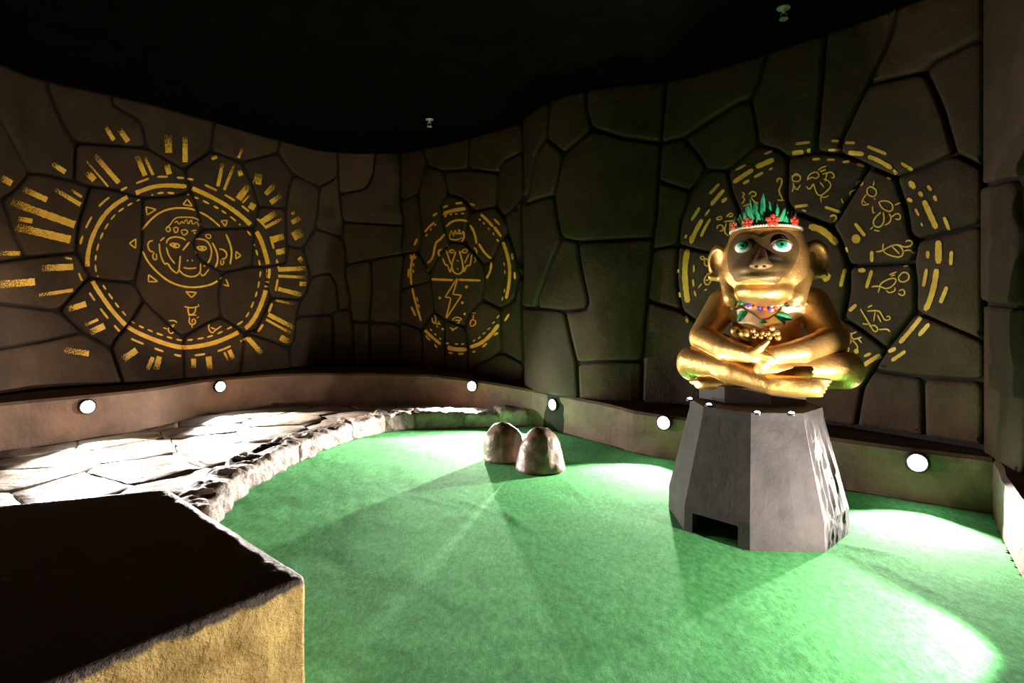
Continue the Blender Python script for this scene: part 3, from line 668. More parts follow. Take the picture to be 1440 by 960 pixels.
for g in ["X2:330,380 350,330 410,305 440,345 400,370 375,350 330,380|X2:425,300 450,275 495,260|X2:440,310 490,290|X2:460,330 500,320 530,310 560,330 560,365 535,355|X2:385,410 410,490 440,515 480,490 540,430 510,380 470,370|X2:440,395 475,440|X2:385,410 350,465 325,430|X2:445,520 450,570|X2:450,515 470,530 515,510|X2:500,320 485,390",
          "X2:205,370 215,335 250,320 285,370 250,395 215,390 205,370|X2:215,400 220,440 205,480|X2:225,430 245,470 275,420|X2:200,350 240,335 280,345",
          "X2:80,400 75,370 105,360 120,380 110,420|X2:90,460 105,510 125,530 110,555 80,545", "X2:740,420 760,385 805,390 800,420 740,455 690,480 690,510|X2:620,535 635,575",
          "X2:890,430 900,385|X2:840,450 870,430 925,470 900,525 855,510 835,490 840,450|X2:830,500 790,560 800,595 855,580|X2:800,550 830,575|X2:900,530 905,545",
          "X2:935,565 985,550 1045,570 1060,620 1030,650 965,620 935,565|X2:955,650 900,700 885,750 920,780 960,770 985,720 975,650|X2:985,760 1030,740 1045,690 1020,660|X2:1045,690 1090,655 1125,680 1110,715 1075,705|X2:885,600 885,660 905,650|X2:865,795 890,770|X2:895,800 945,810|X2:1070,590 1120,570",
          "D2:300,60 295,110 340,140 420,155 440,110 400,65 350,75 290,110 250,115|D2:360,80 410,130|D2:400,65 440,85 490,75 495,45 465,35 450,50|D2:440,110 480,100 500,130 515,110",
          "D2:220,350 270,345 330,370 390,320 380,290 330,300 280,330 275,360 265,390|D2:340,270 390,250|D2:350,280 380,270|D2:400,290 430,250 470,260 475,300 440,320 410,315 400,290|D2:320,375 340,395 385,375 375,355|D2:400,395 430,415 450,390 430,365 405,380|D2:435,215 465,210",
          "D2:145,500 205,600 240,660 270,640 240,605 205,620|D2:190,515 270,510 290,540 310,580 350,570 340,545 320,555|D2:245,520 235,585|D2:260,540 285,590|D2:270,640 330,635 345,655|D2:160,600 200,605|D2:195,490 225,475",
          "D2:25,660 90,710 60,750 10,745|D2:80,660 90,710 155,690|D2:60,750 70,780 45,805 10,790|D2:90,710 130,750 120,790|D2:120,655 80,670|D2:10,710 60,715|D2:130,700 155,730",
          "C2:345,700 390,680 395,710 350,715c|C2:430,690 470,650 490,680 450,690|C2:410,730 490,720 510,740|C2:350,790 360,760 395,755 410,800 375,810|C2:430,740 410,820 450,850|C2:460,740 460,840 490,850",
          "C2:560,480 590,500 560,520 590,540 560,580|C2:620,500 650,470 685,490 670,520 640,510|C2:640,520 660,560 700,570|C2:570,600 640,575 710,575|C2:600,620 640,630 610,660 570,660", "C2:855,390 880,360 905,380 890,430 870,470 900,530|C2:870,550 920,550",
          "E2:285,200 315,190 330,220 300,225c|E2:340,210 370,240 355,290 325,270 325,230c", "E2:360,345 395,400 350,465 315,410 360,345|E2:335,410 365,405|E2:270,480 300,440|E2:395,410 440,395|E2:325,500 350,490"]:
    paint_part('monkey_glyph', g.replace('|', ';'), B, mu)
freeze_parent(mu)

# ------------------------------------------------------------------ ledges along the walls
L_LEFT = [(-4.35, .8), (-4.05, 2.4), (-3.87, 3.4), at_depth(0, 4.06), at_depth(200, 4.79), at_depth(300, 5.55), at_depth(413, 6.05), at_depth(520, 6.08), at_depth(603, 6.0)]
L_BACK = [at_depth(603, 6.0), at_depth(680, 5.78), at_depth(747, 5.5)]
L_RIGHT = [at_depth(747, 5.5), at_depth(800, 5.10), at_depth(860, 4.68), at_depth(905, 4.38), at_depth(1060, 3.9), at_depth(1200, 3.49), at_depth(1396, 3.10)]
L_END = [at_depth(1396, 3.10), (2.10, 2.33), (1.98, 1.9), (2.05, 1.2), (2.15, 0.2)]
def ledge(name, pts, z0, zt, back, label, n=5):
    P = catmull(pts, n) if len(pts) > 2 else np.array(pts)
    m = len(P); Bk = []
    T = np.gradient(P, axis=0); T /= np.linalg.norm(T, axis=1)[:, None]; N = np.stack([T[:, 1], -T[:, 0]], 1)
    if N[m//2]@(np.array([0, 2.5])-P[m//2]) < 0: N = -N
    V = []; rows = 9
    zts = np.interp(np.arange(m), [0, m-1], zt)
    for i in range(m):
        for r in range(rows):
            t = r/(rows-1); z = z0+(zts[i]-.02-z0)*t
            V.append((P[i, 0], P[i, 1], z))
        V.append((P[i, 0]-N[i, 0]*.02, P[i, 1]-N[i, 1]*.02, zts[i]))
        b = P[i]-N[i]*back
        V.append((b[0], b[1], zts[i])); V.append((b[0], b[1], z0))
    R = rows+3; Fc = []
    for i in range(m-1):
        for r in range(R-1): Fc.append((i*R+r, i*R+r+1, (i+1)*R+r+1, (i+1)*R+r))
    for i in (0, m-1): Fc.append(tuple(i*R+r for r in range(R)))
    V = np.array(V)
    for k in range(len(V)):
        r = k % R; i = k//R
        if r <= rows: V[k, :2] += N[i]*.012*mnoise.fractal(Vector(V[k]*4.0), 1, 2, 3)
    bm = bmesh.new(); vs = [bm.verts.new(v) for v in V]
    for f in Fc: bm.faces.new([vs[q] for q in f])
    o = bm_obj(name, bm, M['ledge'], smooth=False); tag(o, label, kind='structure'); return P
PL = {}
PL['left'] = ledge('trim_1', L_LEFT, 0, (.45, .435), .75, 'brown rendered ledge with two lamps under the sun painting')
PL['back'] = ledge('trim_2', L_BACK, 0, (.435, .345), 1.2, 'brown rendered ledge below the oval painting')
PL['right'] = ledge('trim_3', L_RIGHT, 0, (.345, .30), .55, 'brown rendered ledge with lamps behind the plinth')
PL['end'] = ledge('trim_4', L_END, 0, (.30, .30), .5, 'low rough brown wall at the right edge of the carpet')

# ------------------------------------------------------------------ ledge lamps
def spot(name, loc, direction, power, cone, blend, col, parent, rad=.03):
    l = bpy.data.lights.new(name, 'SPOT'); l.energy = power; l.spot_size = math.radians(cone); l.spot_blend = blend; l.color = col; l.shadow_soft_size = rad
    o = bpy.data.objects.new(name, l); COL.objects.link(o); o.parent = parent
    o.location = loc; o.rotation_euler = Vector(direction).to_track_quat('-Z', 'Y').to_euler(); return o
def lathe_bm(prof, n=24):
    bm = bmesh.new(); rings = []
    for r, z in prof:
        rings.append([bm.verts.new((r*math.cos(2*math.pi*k/n), r*math.sin(2*math.pi*k/n), z)) for k in range(n)])
    for a, b in zip(rings, rings[1:]):
        for k in range(n): bm.faces.new((a[k], a[(k+1) % n], b[(k+1) % n], b[k]))
    bm.faces.new(rings[0][::-1]); bm.faces.new(rings[-1]); return bm
def lamp(seg, px, z, label, power=LEDGE_POWER, tilt=LEDGE_TILT, pt=None, nrm=None, cone=LEDGE_CONE):
    if pt is None:
        p, n = hit_plan(PL[seg], px)
    else: p, n = np.array(pt), np.array(nrm)/np.linalg.norm(nrm)
    root = empty('ledge_lamp', (p[0]+n[0]*.006, p[1]+n[1]*.006, z)); root.rotation_euler = Vector((n[0], n[1], 0)).to_track_quat('Z', 'Y').to_euler()
    bm_obj('housing', lathe_bm([(.052, -.03), (.060, .0), (.060, .018), (.054, .026), (.047, .026), (.047, .012), (.0005, .012)]), M['metal'], root)
    bm_obj('lens', lathe_bm([(.046, .014), (.044, .022), (.034, .034), (.018, .040), (.0005, .042)]), M['lens'], root, smooth=True)
    q = root.rotation_euler.to_quaternion().inverted()@Vector((n[0], n[1], math.tan(math.radians(tilt))))
    spot('beam', (0, 0, .06), q, power, cone, .45 if cone == LEDGE_CONE else .15, LEDGE_COL, root, .018)
    return tag(root, label, 'lamp', 'round floor-level lamps in the ledges')
lamp('left', 122, .355, 'lit round lamp in the ledge, leftmost of all', power=LEDGE_POWER*1.6)
lamp('left', 308, .365, 'lit round lamp in the ledge below the right side of the sun painting', power=LEDGE_POWER*1.6)
lamp('back', 665, .34, 'small lit lamp in the ledge below the oval painting', power=LEDGE_POWER*2.0, tilt=-11)
lamp('right', 780, .245, 'lit round lamp in the ledge just behind the two brown rocks', power=LEDGE_POWER*2.6, tilt=-11)
lamp('right', 935, .27, 'bright lit lamp in the ledge at the left edge of the plinth')
lamp('right', 1290, .23, 'bright lit lamp in the ledge right of the plinth')
lamp('end', 0, .24, 'lit lamp in the low right wall, outside the picture', pt=(1.985, 1.70), nrm=(-1, .42), tilt=18.0, cone=103, power=270)

# ------------------------------------------------------------------ carpet
def gpt(px, py, z=0.0):
    d = F*(CAMZ-z)/(py-HY); return ((px-HX)/F*d, d)
nx, ny = 260, 320; xs = np.linspace(-2.3, 3.0, nx); ys = np.linspace(-1.6, 5.75, ny)
WR = [((690, 705), (745, 745), .006), ((1185, 765), (1290, 785), .007), ((760, 640), (850, 730), .004), ((1230, 790), (1330, 840), .005), ((640, 700), (700, 720), .004), ((560, 690), (650, 715), .003)]
WRg = [(np.array(gpt(*a)), np.array(gpt(*b)), h) for a, b, h in WR]
V = []
for y in ys:
    for x in xs:
        z = .005*mnoise.fractal(Vector((x*2.2, y*2.2, 3)), 1, 2, 3)+.0022*mnoise.noise(Vector((x*14, y*9, 1)))
        p = np.array([x, y])
        for a, b, h in WRg:
            e = b-a; t = min(1, max(0, (p-a)@e/(e@e))); d = np.linalg.norm(p-a-e*t); z += 1.2*h*math.exp(-(d/.018)**2)*math.sin(math.pi*(.1+.8*t))
        V.append((x, y, z))
CPOLY = [gpt(*p) for p in [(292, 752), (330, 705), (380, 670), (440, 640), (500, 617), (560, 605), (620, 602), (700, 600), (748, 598)]]
CPOLY = [(x-.07*(y < 4.6), y+.06*(y > 4.6)) for x, y in CPOLY]+[tuple(p) for p in PL['right']]+[tuple(p) for p in PL['end']]+[(2.1, -1.6), (-1.2, -1.6), (-1.2, .7), (-1.0, 1.0), (-.72, 1.5), (-1.35, 2.1)]
Fc = []
for j in range(ny-1):
    for i in range(nx-1):
        if pt_in(CPOLY, .5*(xs[i]+xs[i+1]), .5*(ys[j]+ys[j+1])): Fc.append((j*nx+i, j*nx+i+1, (j+1)*nx+i+1, (j+1)*nx+i))
used = sorted({k for f in Fc for k in f}); mp_ = {k: i for i, k in enumerate(used)}; V = [(V[k][0], V[k][1], V[k][2]-.004) for k in used]; Fc = [tuple(mp_[k] for k in f) for f in Fc]
carpet = tag(mesh_obj('carpet', V, Fc, M['carpet']), 'bright green felt golf carpet covering the hole', 'carpet')

# ------------------------------------------------------------------ path with flagstones
CURB = [gpt(*p) for p in [(292, 752), (305, 735), (330, 705), (380, 670), (440, 640), (500, 617), (560, 605), (620, 602), (700, 600), (748, 598)]]
CURBC = catmull(CURB, 6)
BOX = [(-.54, 1.493), (-1.358, 2.24), (-2.9, 1.61), (-2.9, .65), (-1.18, .65)]
path_poly = [tuple(p) for p in CURBC]+[tuple(p) for p in PL['back'][::-1]]+[tuple(p) for p in PL['left'][::-1]]+[(-4.2, .4), (-1.9, .4), (-1.7, 2.0)]
PP = np.array(path_poly)
T = np.gradient(CURBC, axis=0); T /= np.linalg.norm(T, axis=1)[:, None]; CN = np.stack([-T[:, 1], T[:, 0]], 1)   # towards the path
inner = CURBC+CN*.10
PP[:len(CURBC)] = inner
PP = np.concatenate([inner[:-4], PP[len(CURBC):]])
ov, oe, of, *_ = delaunay_2d_cdt([Vector((float(x), float(y))) for x, y in PP], [(i, (i+1) % len(PP)) for i in range(len(PP))], [], 1, 1e-4)
bm = bmesh.new(); a = [bm.verts.new((v.x, v.y, PATH_Z-.012)) for v in ov]; b = [bm.verts.new((v.x, v.y, -.02)) for v in ov]
for f in of: bm.faces.new([a[k] for k in f]); bm.faces.new([b[k] for k in f][::-1])
for e in [e for e in bm.edges if len(e.link_faces) == 1 and e.verts[0].co.z > 0]:
    i, j = a.index(e.verts[0]), a.index(e.verts[1]); bm.faces.new((a[i], a[j], b[j], b[i]))
pathbase = tag(bm_obj('floor_path', bm, M['pathbase']), 'raised path of pale irregular flagstones along the left ledge', kind='structure')
seeds = []
for _ in range(4000):
    p = (random.uniform(-4.3, .5), random.uniform(.5, 6.2))
    if all((p[0]-q[0])**2+(p[1]-q[1])**2 > .40**2 for q in seeds): seeds.append(p)
def clip_half(poly, m, n):
    out = []
    for i in range(len(poly)):
        a, b = poly[i-1], poly[i]; da = (a-m)@n; db = (b-m)@n
        if (da <= 0) != (db <= 0): out.append(a+(b-a)*(da/(da-db)))
        if db <= 0: out.append(b)
    return out
from math import hypot
for si, s in enumerate(seeds):
    if not any(pt_in(PP, s[0]+dx, s[1]+dy) for dx in (-.3, 0, .3) for dy in (-.3, 0, .3)): continue
    poly = [np.array(p, float) for p in PP]; s_ = np.array(s)
    for q in sorted(seeds, key=lambda q: hypot(q[0]-s[0], q[1]-s[1]))[1:14]:
        q_ = np.array(q); d = q_-s_; L = np.linalg.norm(d); poly = clip_half(poly, s_+d*.5-d/L*.004, d/L)
        if len(poly) < 3: break
    if len(poly) < 3: continue
    P = np.array(poly); keep = [0]
    for i in range(1, len(P)):
        if np.linalg.norm(P[i]-P[keep[-1]]) > .02: keep.append(i)
    P = P[keep]
    if len(P) < 3: continue
    ar = .5*abs(np.sum(P[:, 0]*np.roll(P[:, 1], -1)-np.roll(P[:, 0], -1)*P[:, 1]))
    if ar < .01: continue
    # subdivided outline with ragged edge
    Q = []
    for i in range(len(P)):
        a, b = P[i], P[(i+1) % len(P)]; k = max(1, int(np.linalg.norm(b-a)/.07))
        Q += [a+(b-a)*t/k for t in range(k)]
    Q = np.array(Q); c = Q.mean(0); n = len(Q); h = PATH_Z+random.uniform(-.006, .006)
    tilt = (random.uniform(-.012, .012), random.uniform(-.012, .012))
    V = []
    for r, (sc, z) in enumerate(((1, -.03), (1, -.006), (.965, 0), (.7, .002), (.38, .003))):
        for p in Q:
            g = c+(p-c)*sc; jit = .012*mnoise.noise(Vector((g[0]*9, g[1]*9, si))) if r < 3 else 0
            x, y = g[0]+jit, g[1]+.012*mnoise.noise(Vector((g[0]*9, g[1]*9, si+50.)))*(r < 3)
            zz = h+z+(tilt[0]*(x-c[0])+tilt[1]*(y-c[1])+.012*mnoise.fractal(Vector((x*5, y*5, si*.3)), 1, 2, 4) if r else 0)
            V.append((x, y, zz))
    Fc = []
    for r in range(4):
        for i in range(n): j = (i+1) % n; Fc.append((r*n+i, r*n+j, (r+1)*n+j, (r+1)*n+i))
    V.append((c[0], c[1], h+.004)); Fc += [(4*n+i, 4*n+(i+1) % n, 5*n) for i in range(n)]
    bm = bmesh.new(); vs = [bm.verts.new(v) for v in V]
    for f in Fc: bm.faces.new([vs[k] for k in f])
    bm_obj('flagstone', bm, M['path'], pathbase, smooth=True)

# ------------------------------------------------------------------ rock edging between path and carpet
curb = tag(empty('rock_edging', (CURBC[len(CURBC)//2][0], CURBC[len(CURBC)//2][1], 0)), 'curved edging of rough pale rocks between path and green carpet', 'edging')
seg = np.linalg.norm(np.diff(CURBC, axis=0), axis=1); cum = np.concatenate([[0], np.cumsum(seg)]); s = 0.0; ci = 0
while s < cum[-1]-.22:
    L = random.uniform(.24, .46); e = min(s+L, cum[-1]-.06)
    mid = np.array([np.interp((s+e)/2, cum, CURBC[:, k]) for k in (0, 1)]); A = np.array([np.interp(s, cum, CURBC[:, k]) for k in (0, 1)]); Bp = np.array([np.interp(e, cum, CURBC[:, k]) for k in (0, 1)])
    d = (Bp-A)/np.linalg.norm(Bp-A); nrm = np.array([-d[1], d[0]]); half = np.linalg.norm(Bp-A)/2+.03; wd = random.uniform(.115, .135); ht = random.uniform(.135, .165)
    ctr = mid+nrm*(wd-.02); Fd = Field((-half-.06, -.2, -.05), (half+.06, .2, .26), .016)
    def fn(X, Y, Z, half=half, wd=wd, ht=ht):
        qx = np.abs(X)-(half-.04); qy = np.abs(Y)-(wd-.045); qz = np.abs(Z-ht/2+.02)-(ht/2+.02-.045)
        return np.sqrt(np.maximum(qx, 0)**2+np.maximum(qy, 0)**2+np.maximum(qz, 0)**2)+np.minimum(np.maximum(qx, np.maximum(qy, qz)), 0)-.045
    Fd.put(fn, Fd.lo, (half+.06, .2, .26)); V, Q = Fd.mesh(); N = vnormals(V, Q); V = rough(V, N, .028, 7, ci*5.3, 5)
    W = np.stack([ctr[0]+V[:, 0]*d[0]+V[:, 1]*nrm[0], ctr[1]+V[:, 0]*d[1]+V[:, 1]*nrm[1], np.maximum(V[:, 2], .002)], 1)
    mesh_obj('edging_rock', W-np.array(curb.location), Q, M['curb'], curb); s = e; ci += 1

# ------------------------------------------------------------------ foreground block
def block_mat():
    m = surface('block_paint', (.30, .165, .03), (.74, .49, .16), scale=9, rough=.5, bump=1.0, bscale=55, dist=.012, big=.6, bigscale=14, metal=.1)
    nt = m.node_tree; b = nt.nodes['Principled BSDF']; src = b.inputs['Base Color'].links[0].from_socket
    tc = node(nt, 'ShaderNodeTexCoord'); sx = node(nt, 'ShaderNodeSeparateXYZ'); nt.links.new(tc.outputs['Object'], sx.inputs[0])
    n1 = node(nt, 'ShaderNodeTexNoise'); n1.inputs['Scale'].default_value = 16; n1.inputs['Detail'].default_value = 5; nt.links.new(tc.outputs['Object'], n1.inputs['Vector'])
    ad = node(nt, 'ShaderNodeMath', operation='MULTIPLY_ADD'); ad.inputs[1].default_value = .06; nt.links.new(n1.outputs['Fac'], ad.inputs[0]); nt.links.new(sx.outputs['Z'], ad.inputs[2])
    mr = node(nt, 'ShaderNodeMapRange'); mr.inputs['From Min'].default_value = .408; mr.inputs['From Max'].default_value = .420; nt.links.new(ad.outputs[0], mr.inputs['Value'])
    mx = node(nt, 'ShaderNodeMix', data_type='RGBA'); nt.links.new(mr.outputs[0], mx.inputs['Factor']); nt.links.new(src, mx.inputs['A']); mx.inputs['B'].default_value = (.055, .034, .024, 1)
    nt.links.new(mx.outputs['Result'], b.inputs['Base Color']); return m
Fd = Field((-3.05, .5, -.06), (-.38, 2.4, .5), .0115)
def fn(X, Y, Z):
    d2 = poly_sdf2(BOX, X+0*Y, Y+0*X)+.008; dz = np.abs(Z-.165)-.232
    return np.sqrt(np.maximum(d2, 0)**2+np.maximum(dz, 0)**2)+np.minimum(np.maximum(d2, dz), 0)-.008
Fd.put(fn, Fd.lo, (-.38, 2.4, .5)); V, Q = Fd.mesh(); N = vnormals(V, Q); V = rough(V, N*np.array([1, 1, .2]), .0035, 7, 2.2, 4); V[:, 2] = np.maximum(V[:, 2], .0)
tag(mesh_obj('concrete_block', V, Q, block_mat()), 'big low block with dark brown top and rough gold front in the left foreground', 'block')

# ------------------------------------------------------------------ two brown rocks on the carpet
def rock_thing(px, py, wpx, hpx, seed, label, peak, asym):
    x, y = gpt(px, py); k = y/F; rx = wpx*k/2; h = hpx*k; y += rx*.55
    Fd = Field((-rx-.08, -rx-.08, -.08), (rx+.08, rx+.08, h+.1), .014)
    def fn(X, Y, Z):
        t = np.clip(Z/h, 0, 1); r = rx*np.power(np.clip(1-np.power(t, peak), 0, 1), .5)*(1-.10*t)
        xx = X-asym*rx*t; yy = (Y)/.92
        return (np.sqrt(xx*xx+yy*yy)-r)*.6+np.where(Z > h, (Z-h), 0)+np.where(Z < 0, -Z, 0)
    Fd.put(fn, Fd.lo, (rx+.08, rx+.08, h+.1)); V, Q = Fd.mesh(); N = vnormals(V, Q); V = rough(V, N, .02, 5, seed, 4); V[:, 2] = np.maximum(V[:, 2], -.004)
    o = mesh_obj('rock', V, Q, M['rock']); o.location = (x, y, .007); return tag(o, label, 'rock', 'brown rocks on the carpet')
rock_thing(708, 651, 58, 55, 1.7, 'rounded brown rock, the left and flatter-topped of the pair', 4.2, -.02)
rock_thing(762, 665, 71, 58, 5.1, 'pointed brown rock, the right one of the pair', 2.5, .05)

# ------------------------------------------------------------------ plinth
PC = (1.28, 3.015); PROT = math.radians(-2.5); PZ = .615
plinth = tag(empty('plinth', (PC[0], PC[1], 0)), 'charcoal octagonal plinth with a ball tunnel under the statue', 'plinth')
def oct_pt(R, k): a = math.radians(-90)+PROT+math.radians(22.5+45*k); return np.array([R*math.cos(a), R*math.sin(a)])
RB, RM, RT = .440, .437, .323; ZM = .125
def slab(name, a, b, c, d, t, mat, nu=1, nv=1, disp=0.0, seed=0.0, parent=plinth):
    """panel with outer corners a,b (bottom) c,d (top), thickness t inwards"""
    a, b, c, d = [np.array(q, float) for q in (a, b, c, d)]; n = np.cross(b-a, d-a); n /= np.linalg.norm(n)
    if n[:2]@((a+b)[:2]) < 0: n = -n
    V = []
    for s in (0, 1):
        for j in range(nv+1):
            for i in range(nu+1):
                u, v = i/nu, j/nv; p = (a*(1-u)+b*u)*(1-v)+(d*(1-u)+c*u)*v
                if s: p = p-n*t
                elif disp:
                    edge = min(1, 6*min(u, 1-u, v+.05, 1.05-v)); p = p+n*disp*edge*mnoise.fractal(Vector((u*7+seed, v*1.6, seed)), 1, 2, 4)
                V.append(p)
    m = (nu+1)*(nv+1); bm = bmesh.new(); vs = [bm.verts.new(q) for q in V]; g = lambda s, i, j: vs[s*m+j*(nu+1)+i]
    for j in range(nv):
        for i in range(nu):
            bm.faces.new((g(0, i, j), g(0, i+1, j), g(0, i+1, j+1), g(0, i, j+1))); bm.faces.new((g(1, i, j), g(1, i, j+1), g(1, i+1, j+1), g(1, i+1, j)))
    for i in range(nu):
        bm.faces.new((g(0, i, 0), g(1, i, 0), g(1, i+1, 0), g(0, i+1, 0))); bm.faces.new((g(0, i, nv), g(0, i+1, nv), g(1, i+1, nv), g(1, i, nv)))
    for j in range(nv):
        bm.faces.new((g(0, 0, j), g(0, 0, j+1), g(1, 0, j+1), g(1, 0, j))); bm.faces.new((g(0, nu, j), g(1, nu, j), g(1, nu, j+1), g(0, nu, j+1)))
    return bm_obj(name, bm, mat, parent)
def p3(q, z): return (q[0], q[1], z)
for k in range(8):
    A, Bc = oct_pt(RB, k), oct_pt(RB, k+1); A2, B2 = oct_pt(RM, k), oct_pt(RM, k+1); A3, B3 = oct_pt(RT, k), oct_pt(RT, k+1)
    rough_face = k == 0
    mt = M['bark'] if rough_face else M['plinth']; kw = dict(nu=14, nv=22, disp=.016, seed=3.3) if rough_face else dict(nu=5, nv=8, disp=.004, seed=k*2.1)
    slab('panel', p3(A2, ZM), p3(B2, ZM), p3(B3, PZ-.03), p3(A3, PZ-.03), .03, mt, **kw)
    if k == 6:      # the facet with the ball tunnel
        f = lambda t: A+(Bc-A)*t
        base = empty('tunnel_surround'); base.parent = plinth
        # outer piece runs from facet start to end; opening between
        g2 = lambda t: A2+(B2-A2)*t
        slab('jamb', p3(f(0), 0), p3(f(.13), 0), p3(g2(.13), ZM), p3(g2(0), ZM), .05, mt, parent=base)
        slab('jamb', p3(f(.83), 0), p3(f(1), 0), p3(g2(1), ZM), p3(g2(.83), ZM), .05, mt, parent=base)
        slab('lintel', p3(f(.13), .098), p3(f(.83), .098), p3(g2(.83), ZM), p3(g2(.13), ZM), .05, mt, parent=base)
    else:
        slab('base_panel', p3(A, 0), p3(Bc, 0), p3(B2, ZM), p3(A2, ZM), .03, mt, **(dict(nu=14, nv=6, disp=.012, seed=3.3) if rough_face else {}))
bm = bmesh.new(); lo = [bm.verts.new(p3(oct_pt(RT+.004, k), PZ-.035)) for k in range(8)]; hi = [bm.verts.new(p3(oct_pt(RT-.002, k), PZ)) for k in range(8)]
bm.faces.new(lo[::-1]); bm.faces.new(hi)
for k in range(8): bm.faces.new((lo[k], lo[(k+1) % 8], hi[(k+1) % 8], hi[k]))
bm_obj('top_slab', bm, M['plinth'], plinth)

# ------------------------------------------------------------------ small lamps on the plinth top
def small_lamp(px, py, label, target, power):
    x, y = gpt(px, py, PZ+.012); root = empty('plinth_lamp', (x, y, PZ))
    bm_obj('housing', lathe_bm([(.019, 0), (.019, .008), (.016, .011), (.014, .011), (.014, .006), (.0005, .006)], 16), M['metal'], root)
    bm_obj('lens', lathe_bm([(.0138, .007), (.012, .012), (.007, .016), (.0005, .017)], 16), M['lens2'], root, smooth=True)
    d = Vector(target)-Vector((x, y, PZ+.03)); spot('beam', (0, 0, .03), d, power, 62, .35, (1, .88, .70), root, .012)
    tag(root, label, 'lamp', 'tiny uplights around the plinth top')
small_lamp(970, 560, 'tiny lit uplight on the plinth top, farthest left of the four', (1.10, 3.0, 1.15), PLINTH_POWER*.2)
small_lamp(997, 568, 'tiny lit uplight on the plinth top, second from the left', (1.12, 2.86, 1.15), PLINTH_POWER*.3)
small_lamp(1065, 579, 'tiny lit uplight on the plinth top, third from the left', (1.24, 2.84, 1.17), PLINTH_POWER)
small_lamp(1113, 580, 'tiny lit uplight on the plinth top, farthest right of the four', (1.32, 2.80, 1.17), PLINTH_POWER)

# ------------------------------------------------------------------ the golden monkey statue
MK_C = np.array([1.402, 3.21, .672]); MK_PHI = math.radians(-28); MK_S = 1.07
MR = np.array([[math.cos(MK_PHI), -math.sin(MK_PHI), 0], [math.sin(MK_PHI), math.cos(MK_PHI), 0], [0, 0, 1]])
statue = tag(empty('monkey_statue', MK_C, MK_PHI, MK_S), 'golden cross-legged monkey statue with green eyes and a leafy red-flowered crown', 'statue')
def loc_ray(px, py):
    o = MR.T@(np.array([0, 0, CAMZ])-MK_C)/MK_S; d = MR.T@np.array([(px-HX)/F, 1, -(py-HY)/F]); return o, d/np.linalg.norm(d)
def on_plane(px, py, y):
    o, d = loc_ray(px, py); return o+d*((y-o[1])/d[1])
XC = .025
Fd = Field((-.52, -.47, -.02), (.58, .36, .92), .0048)
# torso
Fd.ell((XC, .06, .20), (.19, .17, .22), .02); Fd.ell((XC, .03, .37), (.165, .14, .15), .06); Fd.ell((XC, -.05, .25), (.135, .15, .14), .05)
# shoulders and arms
for sx in (-1, 1):
    ax = XC+sx*.215; ex = XC+sx*.305
    Fd.ell((ax, .04, .435), (.085, .09, .085), .05)
    Fd.cap((ax, .035, .435), (ex, -.05, .268), .086, .074, .012)
    Fd.cap((ex, -.06, .255), (XC+sx*.17, -.25, .215), .073, .056, .008)
    Fd.cap((XC+sx*.17, -.25, .215), (XC+sx*.055, -.335, .197), .056, .042, .012)
# legs: thigh, knee, shin
for sx in (-1, 1):
    Fd.cap((XC+sx*.12, .06, .095), (XC+sx*.355, -.06, .105), .095, .082, .008)
    Fd.ell((XC+sx*.365, -.075, .118), (.075, .09, .080), .02)
Fd.cap((XC+.365, -.10, .138), (XC+.02, -.335, .125), .070, .050, .006)                 # image-right shin, upper
Fd.cap((XC-.36, -.10, .135), (XC-.12, -.26, .105), .076, .066, .006)                    # image-left shin
Fd.cap((XC-.12, -.26, .105), (XC+.04, -.36, .068), .066, .046, .008)
# image-left leg's foot pokes out to the right
Fd.cap((XC+.05, -.365, .062), (XC+.22, -.345, .058), .046, .044, .004)
Fd.ell((XC+.15, -.345, .055), (.11, .045, .042), .02)
for i in range(5):
    Fd.cap((XC+.215, -.36+.012*i, .092-.018*i), (XC+.285-.008*i, -.335+.014*i, .088-.018*i), .0135, .011, .004)
# image-right leg's foot pokes out to the left, below
Fd.cap((XC-.05, -.25, .04), (XC-.29, -.235, .036), .036, .034, .006)
for i in range(4): Fd.cap((XC-.29, -.262+.016*i, .046-.006*i), (XC-.335, -.245+.016*i, .04-.004*i), .012, .010, .004)
# hands
Fd.ell((XC-.01, -.375, .195), (.055, .026, .036), .015)
for (tx, ty, tz, bz) in ((.088, -.395, .176, .205), (.078, -.398, .158, .190), (.058, -.398, .144, .178), (.036, -.393, .134, .172)):
    Fd.cap((XC+.005, -.385, bz-.004), (XC+.5*(tx-.02)+.012, -.397, (bz+tz)/2+.002), .0125, .012, .003); Fd.cap((XC+.5*(tx-.02)+.012, -.397, (bz+tz)/2+.002), (XC+tx-.02, ty+.006, tz), .012, .0085, .002)
Fd.cap((XC-.02, -.385, .21), (XC+.012, -.39, .238), .016, .0145, .004); Fd.cap((XC+.012, -.39, .238), (XC+.036, -.385, .262), .0145, .010, .002)
Fd.ell((XC+.03, -.335, .205), (.05, .03, .034), .012)
# fingertips of the other hand behind the left forearm
Fd.cap((XC-.07, -.25, .25), (XC-.118, -.272, .303), .018, .0235, .004); Fd.cap((XC-.03, -.27, .24), (XC-.072, -.29, .292), .019, .025, .004)
